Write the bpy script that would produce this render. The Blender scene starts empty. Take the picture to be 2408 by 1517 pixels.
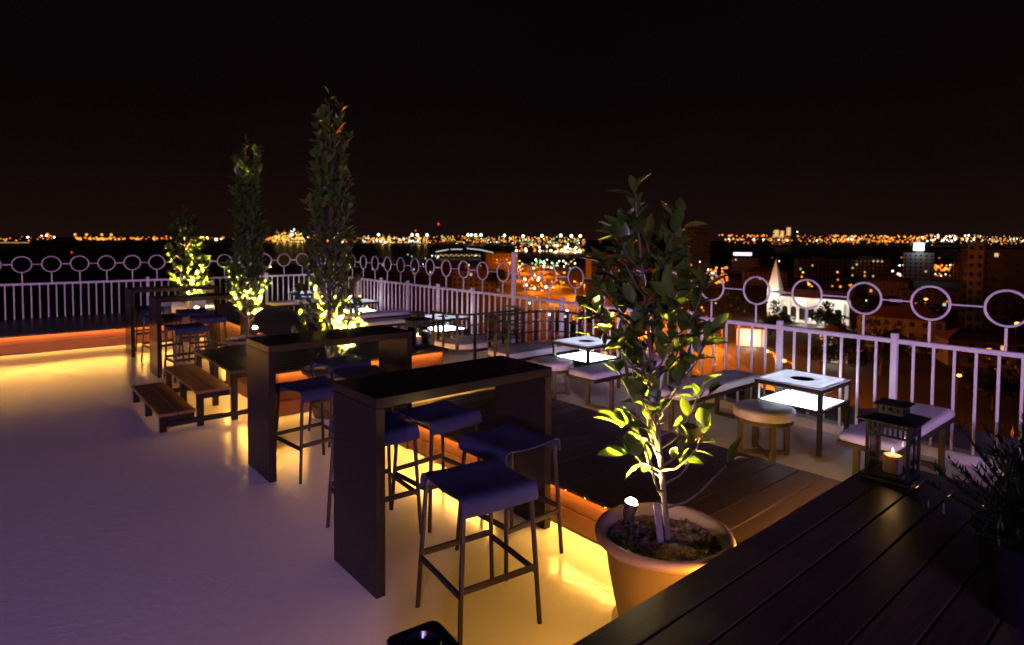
import bpy, bmesh, math, random
from mathutils import Vector, Matrix
R = math.radians
scene = bpy.context.scene
COL = scene.collection

# ------------------------------------------------------------------ camera
cam_d = bpy.data.cameras.new('camera'); cam = bpy.data.objects.new('camera', cam_d); COL.objects.link(cam)
cam_d.sensor_width = 36.0; cam_d.sensor_fit = 'HORIZONTAL'
cam_d.lens = 1449.06 / 2408 * 36.0
cam_d.shift_y = -(758.5 - 619.98) / 2408
cam_d.clip_start = 0.05; cam_d.clip_end = 20000
_yaw, _pit, _roll = 0.7053366, 0.0406412, 0.0063417
cam.matrix_world = (Matrix.Translation((0, 0, 1.9)) @ Matrix.Rotation(-_yaw, 4, 'Z')
                    @ Matrix.Rotation(math.pi / 2 - _pit, 4, 'X') @ Matrix.Rotation(_roll, 4, 'Z'))
cam_d.dof.use_dof = True; cam_d.dof.focus_distance = 3.5; cam_d.dof.aperture_fstop = 2.2
scene.camera = cam

# ------------------------------------------------------------------ world: night sky with a faint town glow
world = bpy.data.worlds.new('World'); scene.world = world; world.use_nodes = True
wn = world.node_tree; wn.nodes.clear()
w_out = wn.nodes.new('ShaderNodeOutputWorld'); w_bg = wn.nodes.new('ShaderNodeBackground')
w_tc = wn.nodes.new('ShaderNodeTexCoord'); w_sep = wn.nodes.new('ShaderNodeSeparateXYZ')
w_ramp = wn.nodes.new('ShaderNodeValToRGB')
wn.links.new(w_tc.outputs['Generated'], w_sep.inputs[0]); wn.links.new(w_sep.outputs['Z'], w_ramp.inputs[0])
cr = w_ramp.color_ramp
cr.elements[0].position = 0.0; cr.elements[0].color = (0.0100, 0.0042, 0.0030, 1)
cr.elements[1].position = 0.45; cr.elements[1].color = (0.0022, 0.0012, 0.0016, 1)
e = cr.elements.new(0.10); e.color = (0.0052, 0.0023, 0.0022, 1)
e = cr.elements.new(0.22); e.color = (0.0030, 0.0014, 0.0017, 1)
w_sky = wn.nodes.new('ShaderNodeTexSky'); w_sky.sky_type = 'NISHITA'; w_sky.sun_disc = False
w_sky.sun_elevation = R(-9); w_sky.sun_rotation = R(200)
w_mul = wn.nodes.new('ShaderNodeVectorMath'); w_mul.operation = 'SCALE'; w_mul.inputs['Scale'].default_value = 0.02
w_add = wn.nodes.new('ShaderNodeVectorMath'); w_add.operation = 'ADD'
wn.links.new(w_sky.outputs[0], w_mul.inputs[0]); wn.links.new(w_mul.outputs[0], w_add.inputs[0])
w_nz = wn.nodes.new('ShaderNodeTexNoise'); w_nz.inputs['Scale'].default_value = 2.2; w_nz.inputs['Detail'].default_value = 5
w_mr = wn.nodes.new('ShaderNodeMapRange'); w_mr.inputs['To Min'].default_value = 0.62; w_mr.inputs['To Max'].default_value = 1.4
w_s2 = wn.nodes.new('ShaderNodeVectorMath'); w_s2.operation = 'SCALE'
wn.links.new(w_tc.outputs['Generated'], w_nz.inputs['Vector']); wn.links.new(w_nz.outputs['Fac'], w_mr.inputs['Value'])
wn.links.new(w_ramp.outputs[0], w_s2.inputs[0]); wn.links.new(w_mr.outputs[0], w_s2.inputs['Scale']); wn.links.new(w_s2.outputs[0], w_add.inputs[1]); wn.links.new(w_add.outputs[0], w_bg.inputs[0])
w_bg.inputs[1].default_value = 1.0; wn.links.new(w_bg.outputs[0], w_out.inputs[0])

# ------------------------------------------------------------------ the bar's colour-wash floods, on the building behind the photographer
def area(name, loc, target, power, color, size):
    d = bpy.data.lights.new(name, 'AREA'); d.energy = power; d.color = color; d.shape = 'DISK'; d.size = size
    o = bpy.data.objects.new(name, d); COL.objects.link(o); o.location = loc
    o.rotation_euler = (Vector(target) - Vector(loc)).to_track_quat('-Z', 'Y').to_euler(); return o
area('purple_wash_flood', (-15.0, -16.0, 3.8), (2.0, 9.0, 0.8), 2400, (1.0, 0.46, 0.64), 1.2)
area('violet_wash_flood', (-5.5, -10.0, 3.6), (6.0, 5.0, 0.8), 1300, (0.36, 0.28, 1.0), 2.2)

scene.view_settings.view_transform = 'Standard'; scene.view_settings.look = 'None'
scene.view_settings.exposure = 0.0; scene.view_settings.gamma = 1.0
scene.render.engine = 'CYCLES'
try:
    scene.cycles.use_denoising = True; scene.cycles.denoiser = 'OPENIMAGEDENOISE'
    scene.cycles.use_light_tree = True; scene.cycles.max_bounces = 8; scene.cycles.diffuse_bounces = 3
    scene.cycles.glossy_bounces = 3; scene.cycles.transmission_bounces = 6; scene.cycles.sample_clamp_indirect = 6.0
    scene.cycles.caustics_reflective = False; scene.cycles.caustics_refractive = False
except Exception:
    pass

# ================================================================== materials
MATS = {}
def _new(name):
    m = bpy.data.materials.new(name); m.use_nodes = True; MATS[name] = m
    nt = m.node_tree; return m, nt, nt.nodes['Principled BSDF']
def _noise(nt, scale, detail=4, rough=0.6, stretch=None, coord='Object'):
    tc = nt.nodes.new('ShaderNodeTexCoord'); mp = nt.nodes.new('ShaderNodeMapping')
    if stretch: mp.inputs['Scale'].default_value = stretch
    nz = nt.nodes.new('ShaderNodeTexNoise'); nz.inputs['Scale'].default_value = scale
    nz.inputs['Detail'].default_value = detail; nz.inputs['Roughness'].default_value = rough
    nt.links.new(tc.outputs[coord], mp.inputs[0]); nt.links.new(mp.outputs[0], nz.inputs['Vector']); return nz
def _ramp(nt, src, stops):
    r = nt.nodes.new('ShaderNodeValToRGB'); el = r.color_ramp.elements
    while len(el) < len(stops): el.new(0.5)
    for q, (pos, c) in zip(el, stops): q.position = pos; q.color = (*c, 1) if len(c) == 3 else c
    nt.links.new(src, r.inputs[0]); return r
def _bump(nt, src, bsdf, strength, dist=0.01):
    b = nt.nodes.new('ShaderNodeBump'); b.inputs['Strength'].default_value = strength; b.inputs['Distance'].default_value = dist
    nt.links.new(src, b.inputs['Height']); nt.links.new(b.outputs[0], bsdf.inputs['Normal']); return b
def plain(name, c, rough=0.5, metal=0.0, var=0.15, scale=9.0, bump=0.0, spec=None, coat=0.0):
    m, nt, b = _new(name)
    nz = _noise(nt, scale)
    lo = tuple(x * (1 - var) for x in c); hi = tuple(min(1, x * (1 + var)) for x in c)
    r = _ramp(nt, nz.outputs['Fac'], [(0.3, lo), (0.7, hi)]); nt.links.new(r.outputs[0], b.inputs['Base Color'])
    k = min(0.15, var)
    rr = _ramp(nt, nz.outputs['Fac'], [(0.3, (rough * (1 - k),) * 3), (0.75, (min(1, rough * (1 + k)),) * 3)])
    nt.links.new(rr.outputs[0], b.inputs['Roughness']); b.inputs['Metallic'].default_value = metal
    if spec is not None: b.inputs['Specular IOR Level'].default_value = spec
    if coat: b.inputs['Coat Weight'].default_value = coat
    if bump: _bump(nt, nz.outputs['Fac'], b, bump)
    return m
def wood(name, c0, c1, rough=0.42, axis='X', bump=0.25):
    m, nt, b = _new(name)
    st = {'X': (1.2, 26, 26), 'Y': (26, 1.2, 26), 'Z': (26, 26, 1.2)}[axis]
    nz = _noise(nt, 2.2, 6, 0.65, st)
    oi = nt.nodes.new('ShaderNodeObjectInfo')
    big = _noise(nt, 1.7, 3, 0.5, None, 'Object')
    r = _ramp(nt, nz.outputs['Fac'], [(0.28, c0), (0.72, c1)])
    hv = nt.nodes.new('ShaderNodeHueSaturation')
    mr = nt.nodes.new('ShaderNodeMapRange'); mr.inputs['To Min'].default_value = 0.65; mr.inputs['To Max'].default_value = 1.35
    nt.links.new(oi.outputs['Random'], mr.inputs['Value']); nt.links.new(mr.outputs[0], hv.inputs['Value'])
    nt.links.new(r.outputs[0], hv.inputs['Color']); nt.links.new(hv.outputs[0], b.inputs['Base Color'])
    rr = _ramp(nt, big.outputs['Fac'], [(0.3, (rough * 0.7,) * 3), (0.7, (rough * 1.3,) * 3)])
    nt.links.new(rr.outputs[0], b.inputs['Roughness']); b.inputs['Specular IOR Level'].default_value = 0.3; _bump(nt, nz.outputs['Fac'], b, bump, 0.004)
    return m
def emit(name, c, s):
    m = bpy.data.materials.new(name); m.use_nodes = True; MATS[name] = m
    nt = m.node_tree; nt.nodes.clear(); o = nt.nodes.new('ShaderNodeOutputMaterial'); e = nt.nodes.new('ShaderNodeEmission')
    e.inputs[0].default_value = (*c, 1); e.inputs[1].default_value = s; nt.links.new(e.outputs[0], o.inputs[0]); return m

def make_floor():
    m, nt, b = _new('painted_floor')
    n1 = _noise(nt, 0.8, 5, 0.6); n2 = _noise(nt, 14, 6, 0.62); n3 = _noise(nt, 60, 3, 0.6)
    r = _ramp(nt, n1.outputs['Fac'], [(0.25, (0.64, 0.615, 0.59)), (0.6, (0.69, 0.67, 0.645)), (0.85, (0.72, 0.70, 0.68))])
    r2 = _ramp(nt, n2.outputs['Fac'], [(0.30, (0.80, 0.79, 0.77)), (0.5, (1, 1, 1))])
    mx = nt.nodes.new('ShaderNodeMix'); mx.data_type = 'RGBA'; mx.blend_type = 'MULTIPLY'; mx.inputs[0].default_value = 0.16
    nt.links.new(r.outputs[0], mx.inputs[6]); nt.links.new(r2.outputs[0], mx.inputs[7])
    # fine scuffs
    sc = _noise(nt, 3.5, 8, 0.7, (1.0, 5.0, 1.0)); scr = _ramp(nt, sc.outputs['Fac'], [(0.66, (1, 1, 1)), (0.70, (0.78, 0.76, 0.74))])
    mx2 = nt.nodes.new('ShaderNodeMix'); mx2.data_type = 'RGBA'; mx2.blend_type = 'MULTIPLY'; mx2.inputs[0].default_value = 0.40
    nt.links.new(mx.outputs[2], mx2.inputs[6]); nt.links.new(scr.outputs[0], mx2.inputs[7])
    nt.links.new(mx2.outputs[2], b.inputs['Base Color'])
    # hairline scratches and trowel marks
    h1 = _noise(nt, 1.1, 4, 0.55); hl = _ramp(nt, h1.outputs['Fac'], [(0.492, (0, 0, 0)), (0.5, (1, 1, 1)), (0.508, (0, 0, 0))])
    h2 = _noise(nt, 2.3, 2, 0.5); hm = _ramp(nt, h2.outputs['Fac'], [(0.52, (0, 0, 0)), (0.62, (1, 1, 1))])
    hp = nt.nodes.new('ShaderNodeMath'); hp.operation = 'MULTIPLY'; nt.links.new(hl.outputs[0], hp.inputs[0]); nt.links.new(hm.outputs[0], hp.inputs[1])
    rr = _ramp(nt, n2.outputs['Fac'], [(0.25, (0.07,) * 3), (0.75, (0.19,) * 3)]); nt.links.new(rr.outputs[0], b.inputs['Roughness'])
    n4 = _noise(nt, 11, 4, 0.6, (1.0, 1.7, 1.0)); n5 = _noise(nt, 70, 3, 0.6)
    ml = nt.nodes.new('ShaderNodeMath'); ml.operation = 'MULTIPLY_ADD'; ml.inputs[1].default_value = 0.16
    nt.links.new(n5.outputs['Fac'], ml.inputs[0]); nt.links.new(n4.outputs['Fac'], ml.inputs[2])
    ms = nt.nodes.new('ShaderNodeMath'); ms.operation = 'MULTIPLY_ADD'; ms.inputs[1].default_value = 0.25
    nt.links.new(hp.outputs[0], ms.inputs[0]); nt.links.new(ml.outputs[0], ms.inputs[2])
    _bump(nt, ms.outputs[0], b, 0.26, 0.012); return m
make_floor()
plain('kerb_paint', (0.70, 0.67, 0.62), 0.45, bump=0.1)
plain('concrete', (0.22, 0.22, 0.23), 0.8, bump=0.3, scale=6, var=0.3)
plain('white_metal', (0.72, 0.70, 0.70), 0.38, var=0.06, bump=0.05)
wood('deck_wood', (0.020, 0.013, 0.011), (0.050, 0.032, 0.029), 0.38, 'X')
wood('deck_wood_y', (0.040, 0.022, 0.014), (0.095, 0.055, 0.034), 0.40, 'Y')
wood('fascia_x', (0.085, 0.028, 0.013), (0.15, 0.055, 0.026), 0.5, 'X')
wood('fascia_y', (0.085, 0.028, 0.013), (0.15, 0.055, 0.026), 0.5, 'Y')
wood('step_wood', (0.09, 0.042, 0.018), (0.17, 0.085, 0.036), 0.45, 'Y')
plain('table_laminate', (0.015, 0.011, 0.009), 0.24, var=0.03, scale=1.5, spec=0.2)
plain('black_metal', (0.014, 0.012, 0.011), 0.42, metal=0.0, var=0.2, bump=0.05)
plain('bronze_metal', (0.055, 0.038, 0.024), 0.45, var=0.2, bump=0.05)
plain('stool_metal', (0.020, 0.015, 0.012), 0.40, var=0.2, bump=0.05, spec=0.3)
def fabric(name, c, rough=0.85, sc=900):
    m, nt, b = _new(name)
    w = nt.nodes.new('ShaderNodeTexWave'); w.inputs['Scale'].default_value = 140; tc = nt.nodes.new('ShaderNodeTexCoord')
    w2 = nt.nodes.new('ShaderNodeTexWave'); w2.inputs['Scale'].default_value = 140; w2.bands_direction = 'Y'
    nt.links.new(tc.outputs['Object'], w.inputs[0]); nt.links.new(tc.outputs['Object'], w2.inputs[0])
    ad = nt.nodes.new('ShaderNodeMath'); ad.operation = 'ADD'; nt.links.new(w.outputs['Fac'], ad.inputs[0]); nt.links.new(w2.outputs['Fac'], ad.inputs[1])
    nz = _noise(nt, 7, 4); r = _ramp(nt, nz.outputs['Fac'], [(0.3, tuple(x * 0.8 for x in c)), (0.7, tuple(min(1, x * 1.15) for x in c))])
    nt.links.new(r.outputs[0], b.inputs['Base Color']); b.inputs['Roughness'].default_value = rough
    _bump(nt, ad.outputs[0], b, 0.12, 0.002); return m
fabric('stool_mesh', (0.014, 0.016, 0.055))
def cushion_mat():
    m, nt, b = _new('white_vinyl')
    n1 = _noise(nt, 3.2, 5, 0.55, (1.0, 2.6, 1.0)); n2 = _noise(nt, 30, 3)
    r = _ramp(nt, n1.outputs['Fac'], [(0.3, (0.62, 0.61, 0.60)), (0.7, (0.76, 0.75, 0.74))]); nt.links.new(r.outputs[0], b.inputs['Base Color'])
    b.inputs['Roughness'].default_value = 0.42; _bump(nt, n1.outputs['Fac'], b, 0.7, 0.02); return m
cushion_mat()
plain('terracotta', (0.165, 0.100, 0.060), 0.62, var=0.14, scale=4, bump=0.12)
plain('saucer', (0.62, 0.58, 0.52), 0.5, var=0.1)
plain('bin_plastic', (0.006, 0.006, 0.012), 0.2, var=0.2)
plain('candle_wax', (0.80, 0.66, 0.52), 0.55, var=0.06)
MATS['candle_wax'].node_tree.nodes['Principled BSDF'].inputs['Subsurface Weight'].default_value = 0.4
plain('black_glass', (0.004, 0.004, 0.005), 0.08, var=0.1)
def soil_mat():
    m, nt, b = _new('soil'); n = _noise(nt, 34, 8, 0.75)
    r = _ramp(nt, n.outputs['Fac'], [(0.35, (0.04, 0.024, 0.016)), (0.52, (0.15, 0.085, 0.055)), (0.72, (0.36, 0.21, 0.14))])
    nt.links.new(r.outputs[0], b.inputs['Base Color']); b.inputs['Roughness'].default_value = 0.95; _bump(nt, n.outputs['Fac'], b, 1.0, 0.03); return m
soil_mat()
plain('bark', (0.062, 0.045, 0.030), 0.85, var=0.4, scale=28, bump=0.5)
def leaf_mat(name, c, c2):
    m, nt, b = _new(name); oi = nt.nodes.new('ShaderNodeObjectInfo'); nz = _noise(nt, 9, 3)
    ad = nt.nodes.new('ShaderNodeMath'); ad.operation = 'ADD'; nt.links.new(oi.outputs['Random'], ad.inputs[0]); nt.links.new(nz.outputs['Fac'], ad.inputs[1])
    h = nt.nodes.new('ShaderNodeMath'); h.operation = 'MULTIPLY'; h.inputs[1].default_value = 0.5; nt.links.new(ad.outputs[0], h.inputs[0])
    r = _ramp(nt, h.outputs[0], [(0.25, c), (0.8, c2)]); nt.links.new(r.outputs[0], b.inputs['Base Color'])
    b.inputs['Roughness'].default_value = 0.34
    tr = nt.nodes.new('ShaderNodeBsdfTranslucent'); nt.links.new(r.outputs[0], tr.inputs[0])
    mx = nt.nodes.new('ShaderNodeMixShader'); mx.inputs[0].default_value = 0.28
    nt.links.new(b.outputs[0], mx.inputs[1]); nt.links.new(tr.outputs[0], mx.inputs[2])
    nt.links.new(mx.outputs[0], nt.nodes['Material Output'].inputs[0]); return m
leaf_mat('leaf', (0.032, 0.064, 0.010), (0.074, 0.118, 0.018))
leaf_mat('bush_leaf', (0.010, 0.022, 0.010), (0.02, 0.04, 0.018))
def glass_mat():
    m = bpy.data.materials.new('clear_glass'); m.use_nodes = True; MATS['clear_glass'] = m
    nt = m.node_tree; nt.nodes.clear(); o = nt.nodes.new('ShaderNodeOutputMaterial')
    t = nt.nodes.new('ShaderNodeBsdfTransparent'); t.inputs[0].default_value = (0.93, 0.96, 0.95, 1)
    g = nt.nodes.new('ShaderNodeBsdfGlossy'); g.inputs['Roughness'].default_value = 0.04
    f = nt.nodes.new('ShaderNodeFresnel'); f.inputs[0].default_value = 1.45; mx = nt.nodes.new('ShaderNodeMixShader')
    nt.links.new(f.outputs[0], mx.inputs[0]); nt.links.new(t.outputs[0], mx.inputs[1]); nt.links.new(g.outputs[0], mx.inputs[2]); nt.links.new(mx.outputs[0], o.inputs[0])
glass_mat()
def frosted():
    m, nt, b = _new('frosted_glass'); b.inputs['Base Color'].default_value = (0.82, 0.82, 0.86, 1); b.inputs['Roughness'].default_value = 0.18
    tr = nt.nodes.new('ShaderNodeBsdfTranslucent'); tr.inputs[0].default_value = (0.85, 0.86, 0.92, 1)
    mx = nt.nodes.new('ShaderNodeMixShader'); mx.inputs[0].default_value = 0.42
    nt.links.new(b.outputs[0], mx.inputs[1]); nt.links.new(tr.outputs[0], mx.inputs[2]); nt.links.new(mx.outputs[0], nt.nodes['Material Output'].inputs[0])
frosted()
AMBER = (1.0, 0.47, 0.075)
emit('amber_led', AMBER, 160)
emit('amber_led_lounge', AMBER, 85)
emit('amber_led_dim', AMBER, 2.5)
emit('table_light', (0.86, 0.93, 1.0), 10.0)
emit('table_edge_light', (0.90, 0.90, 1.0), 16.0)
emit('flame', (1.0, 0.55, 0.16), 22)
emit('spot_bulb', (1.0, 0.70, 0.30), 420)
emit('lamp_orange', (1.0, 0.33, 0.05), 7)
emit('lamp_orange_far', (1.0, 0.20, 0.02), 1.9)
emit('lamp_red', (1.0, 0.03, 0.01), 2.0)
emit('lamp_amber', (1.0, 0.36, 0.05), 2.1)
emit('lamp_yellow', (1.0, 0.58, 0.12), 1.7)
emit('lamp_white', (1.0, 0.86, 0.62), 8)
emit('lamp_cool', (0.85, 1.0, 0.88), 4)
emit('lamp_green', (0.25, 1.0, 0.32), 1.6)
emit('lamp_teal', (0.15, 1.0, 0.75), 3.0)
emit('window_warm', (1.0, 0.55, 0.20), 0.9)
emit('window_cool', (0.85, 0.92, 0.80), 0.7)
emit('sign_violet', (0.55, 0.45, 1.0), 4)
emit('lit_roof_glow', (0.95, 0.90, 0.80), 1.1)  # glow standing in for lamplight on the white wing roofs
plain('asphalt', (0.075, 0.068, 0.062), 0.8, var=0.3, scale=0.2)
plain('road_paint', (0.55, 0.53, 0.48), 0.7)
plain('town_ground', (0.030, 0.028, 0.026), 0.95, var=0.5, scale=0.03)
plain('town_wall', (0.16, 0.135, 0.115), 0.85, var=0.2, scale=0.3)
plain('town_wall_grey', (0.11, 0.105, 0.105), 0.85, var=0.2, scale=0.3)
plain('town_white', (0.72, 0.71, 0.67), 0.8, var=0.12, scale=0.4)
plain('town_roof', (0.16, 0.070, 0.045), 0.85, var=0.3, scale=0.5)
plain('town_dark', (0.06, 0.058, 0.06), 0.8, var=0.3, scale=0.3)
plain('pane_dark', (0.012, 0.012, 0.014), 0.15)
plain('car_paint', (0.10, 0.10, 0.11), 0.3, coat=0.5)
plain('car_red', (0.18, 0.02, 0.015), 0.3, coat=0.5)
def sea_mat():
    m, nt, b = _new('sea_water'); b.inputs['Base Color'].default_value = (0.004, 0.005, 0.006, 1); b.inputs['Roughness'].default_value = 0.42; b.inputs['Specular IOR Level'].default_value = 0.22
    n = _noise(nt, 0.03, 4, 0.6, (1, 1, 1)); _bump(nt, n.outputs['Fac'], b, 0.5, 4.0)
sea_mat()

# ================================================================== mesh helpers
class MB:
    def __init__(s): s.v = []; s.f = []
    def add(s, vs, fs):
        o = len(s.v); s.v += [tuple(x) for x in vs]; s.f += [tuple(i + o for i in q) for q in fs]; return s
    def box(s, x0, x1, y0, y1, z0, z1, c=0.0, M=None):
        cx, cy, cz = (x0 + x1) / 2, (y0 + y1) / 2, (z0 + z1) / 2; a, b, h = abs(x1 - x0) / 2, abs(y1 - y0) / 2, abs(z1 - z0) / 2
        c = min(c, a * .9, b * .9, h * .9)
        sg = [(i, j, k) for i in (-1, 1) for j in (-1, 1) for k in (-1, 1)]
        if c <= 0:
            vs = [(cx + i * a, cy + j * b, cz + k * h) for i, j, k in sg]
            fs = [(0, 1, 3, 2), (4, 6, 7, 5), (0, 4, 5, 1), (2, 3, 7, 6), (0, 2, 6, 4), (1, 5, 7, 3)]
        else:
            vs = []
            for i, j, k in sg:
                vs += [(cx + i * a, cy + j * (b - c), cz + k * (h - c)), (cx + i * (a - c), cy + j * b, cz + k * (h - c)), (cx + i * (a - c), cy + j * (b - c), cz + k * h)]
            I = {q: n * 3 for n, q in enumerate(sg)}; fs = []
            for t in range(3):
                o = [q for q in range(3) if q != t]
                for sgn in (-1, 1):
                    def key(p, q):
                        l = [0, 0, 0]; l[t] = sgn; l[o[0]] = p; l[o[1]] = q; return I[tuple(l)] + t
                    fs.append((key(-1, -1), key(1, -1), key(1, 1), key(-1, 1)))
                for p in (-1, 1):
                    for q in (-1, 1):
                        def kk(w, ty):
                            l = [0, 0, 0]; l[t] = w; l[o[0]] = p; l[o[1]] = q; return I[tuple(l)] + ty
                        fs.append((kk(-1, o[0]), kk(1, o[0]), kk(1, o[1]), kk(-1, o[1])))
            fs += [(I[q], I[q] + 1, I[q] + 2) for q in sg]
        if M is not None: vs = [tuple(M @ Vector(v)) for v in vs]
        return s.add(vs, fs)
    def bar(s, p0, p1, w, h, c=0.0, up=(0, 0, 1)):
        p0, p1 = Vector(p0), Vector(p1); d = p1 - p0; L = d.length; x = d / L; u = Vector(up)
        y = u.cross(x); y = y.normalized() if y.length > 1e-5 else Vector((0, 1, 0)); z = x.cross(y)
        M = Matrix.Translation((p0 + p1) / 2) @ Matrix((x, y, z)).transposed().to_4x4()
        return s.box(-L / 2, L / 2, -w / 2, w / 2, -h / 2, h / 2, c, M)
    def tube(s, pts, r, n=8, closed=False, cap=True):
        pts = [Vector(q) for q in pts]; N = len(pts); rs = r if isinstance(r, (list, tuple)) else [r] * N
        vs = []; fs = []; ref = None
        for i, q in enumerate(pts):
            a = pts[i - 1] if (i or closed) else q; b = pts[(i + 1) % N] if (i < N - 1 or closed) else q
            t = (b - a).normalized()
            if ref is None: ref = Vector((0, 0, 1)) if abs(t.z) < .9 else Vector((1, 0, 0))
            u = t.cross(ref)
            if u.length < 1e-4: u = t.cross(Vector((0.3, 1, 0.2)))
            u.normalize(); w = t.cross(u); ref = -(t.cross(w)) if False else u.cross(t)
            for k in range(n):
                an = 2 * math.pi * k / n; vs.append(q + (u * math.cos(an) + w * math.sin(an)) * rs[i])
        m = N if closed else N - 1
        for i in range(m):
            for k in range(n):
                fs.append((i * n + k, i * n + (k + 1) % n, ((i + 1) % N) * n + (k + 1) % n, ((i + 1) % N) * n + k))
        if cap and not closed: fs += [tuple(range(n)), tuple((N - 1) * n + k for k in range(n))]
        return s.add(vs, fs)
    def lathe(s, prof, n=32, c=(0, 0), capb=True, capt=True, zwob=None):
        vs = []; fs = []
        for r, z in prof:
            for k in range(n): a = 2 * math.pi * k / n; vs.append((c[0] + r * math.cos(a), c[1] + r * math.sin(a), z))
        for i in range(len(prof) - 1):
            for k in range(n): fs.append((i * n + k, i * n + (k + 1) % n, (i + 1) * n + (k + 1) % n, (i + 1) * n + k))
        if capb: fs.append(tuple(range(n)))
        if capt: fs.append(tuple((len(prof) - 1) * n + k for k in range(n)))
        return s.add(vs, fs)
    def prism(s, poly, z0, z1):
        n = len(poly); vs = [(x, y, z0) for x, y in poly] + [(x, y, z1) for x, y in poly]
        return s.add(vs, [tuple(range(n)), tuple(range(n, 2 * n))] + [(i, (i + 1) % n, n + (i + 1) % n, n + i) for i in range(n)])
    def mesh(s, name, mat, smooth=False):
        me = bpy.data.meshes.new(name); me.from_pydata(s.v, [], s.f)
        b = bmesh.new(); b.from_mesh(me); bmesh.ops.recalc_face_normals(b, faces=b.faces); b.to_mesh(me); b.free()
        me.materials.append(MATS[mat])
        if smooth:
            for q in me.polygons: q.use_smooth = True
            try: me.set_sharp_from_angle(angle=R(42))
            except Exception: pass
        return me
    def build(s, name, mat, parent=None, loc=(0, 0, 0), smooth=False):
        return put(name, s.mesh(name, mat, smooth), parent, loc)
def put(name, me, parent=None, loc=(0, 0, 0), rot=(0, 0, 0), scale=None):
    o = bpy.data.objects.new(name, me); COL.objects.link(o); o.location = loc; o.rotation_euler = rot
    if scale: o.scale = scale
    if parent: o.parent = parent
    return o
def tag(o, label=None, cat=None, group=None, kind=None):
    if label: o['label'] = label
    if cat: o['category'] = cat
    if group: o['group'] = group
    if kind: o['kind'] = kind
    return o
def thing(name, label, cat, loc=(0, 0, 0), rz=0.0, group=None):
    o = bpy.data.objects.new(name, None); COL.objects.link(o); o.location = loc; o.rotation_euler = (0, 0, rz); o.empty_display_size = 0.1
    return tag(o, label, cat, group)
def copy_tree(root, loc, rz, label):
    r = root.copy(); COL.objects.link(r); r.location = loc; r.rotation_euler = (0, 0, rz); r['label'] = label
    for ch in list(root.children):
        c = ch.copy(); COL.objects.link(c); c.parent = r
        for g in list(ch.children):
            d = g.copy(); COL.objects.link(d); d.parent = c
    return r
def struct(name, mb, mat, smooth=False):
    return tag(mb.build(name, mat, None, smooth=smooth), kind='structure')

# ================================================================== the terrace
XR, YB = 6.36, 14.8          # railing lines
struct('terrace_floor', MB().box(-14, XR - 0.05, -14, YB - 0.05, -32, 0), 'painted_floor')
struct('roof_ledge', MB().box(XR + 0.12, 7.52, -7, YB + 1.2, -32, 0.0).box(-9, XR + 0.1, YB + 0.12, YB + 1.2, -32, 0.0), 'concrete')
struct('kerb', MB().box(XR - 0.05, XR + 0.12, -7, YB + 0.12, -0.3, 0.085, 0.012).box(-9, XR - 0.052, YB - 0.05, YB + 0.118, -0.3, 0.083, 0.012), 'kerb_paint')

# ---- railings
ring_me = MB().tube([(0.148 * math.cos(t * math.pi / 14), 0, 0.148 * math.sin(t * math.pi / 14)) for t in range(28)], 0.0108, 8, closed=True).mesh('ring', 'white_metal', True)
bal_me = MB().box(-.011, .011, -.011, .011, 0, 0.875, .003).mesh('baluster', 'white_metal')
post_me = MB().box(-.027, .027, -.027, .027, 0, 0.965, .004).mesh('post', 'white_metal')
tall_me = MB().box(-.027, .027, -.027, .027, 0, 1.60, .004).mesh('post', 'white_metal')
stem_me = MB().tube([(0, 0, 0), (0, 0, 0.19)], 0.011, 8).mesh('ring_stem', 'white_metal', True)
def railing(root, L, first_post, post_sp, nb, ring_sp, ring_off, tall, extra_end):
    """local x runs along the rail"""
    z0 = 0.085
    MB().box(0, L, -.026, .026, .958, 1.0, .006).build('top_rail', 'white_metal', root)
    x = first_post; posts = []
    while x < L + 0.01:
        posts.append(x); t = any(abs(x - q) < post_sp * .45 for q in tall)
        put('post', tall_me if t else post_me, root, (x, 0, z0)); x += post_sp
    x = first_post - post_sp
    while x < L:
        for k in range(1, nb + 1):
            xx = x + post_sp * k / (nb + 1)
            if 0 <= xx <= L: put('baluster', bal_me, root, (xx, 0, z0))
        x += post_sp
    x = ring_off; prev = None
    con = MB().tube([(0.155, 0, 0), (ring_sp - 0.155, 0, 0)], 0.008, 8).mesh('ring_connector', 'white_metal', True)
    slv = MB().tube([(-.05, 0, 0), (.05, 0, 0)], 0.0135, 8).mesh('sleeve', 'white_metal', True)
    k = 0
    while x < L:
        put('ring', ring_me, root, (x, 0, 1.352)); put('ring_stem', stem_me, root, (x, 0, 1.0))
        if x + ring_sp < L:
            c = put('ring_connector', con, root, (x, 0, 1.352))
            if k % 2 == 1: put('sleeve', slv, c, (ring_sp / 2, 0, 0))
        x += ring_sp; k += 1
PS = 1.0826
r1 = thing('railing', 'long white balustrade with rings along the city side of the lounge', 'railing', (XR, -0.45, 0), R(90))
f0 = (2.013 - 2 * PS) + 0.45
railing(r1, YB - 0.03 + 0.45, f0, PS, 6, PS / 2, f0 + PS * 0.25, [7.425 + 0.45, YB + 0.45], False)
r2 = thing('railing', 'white balustrade with rings above the amber-lit deck facing the dark sea', 'railing', (-5.0, YB, 0), 0)
railing(r2, XR - 0.03 + 5.0, 0.2, 2.45, 18, 0.448, 0.11, [XR + 5.0], False)

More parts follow.
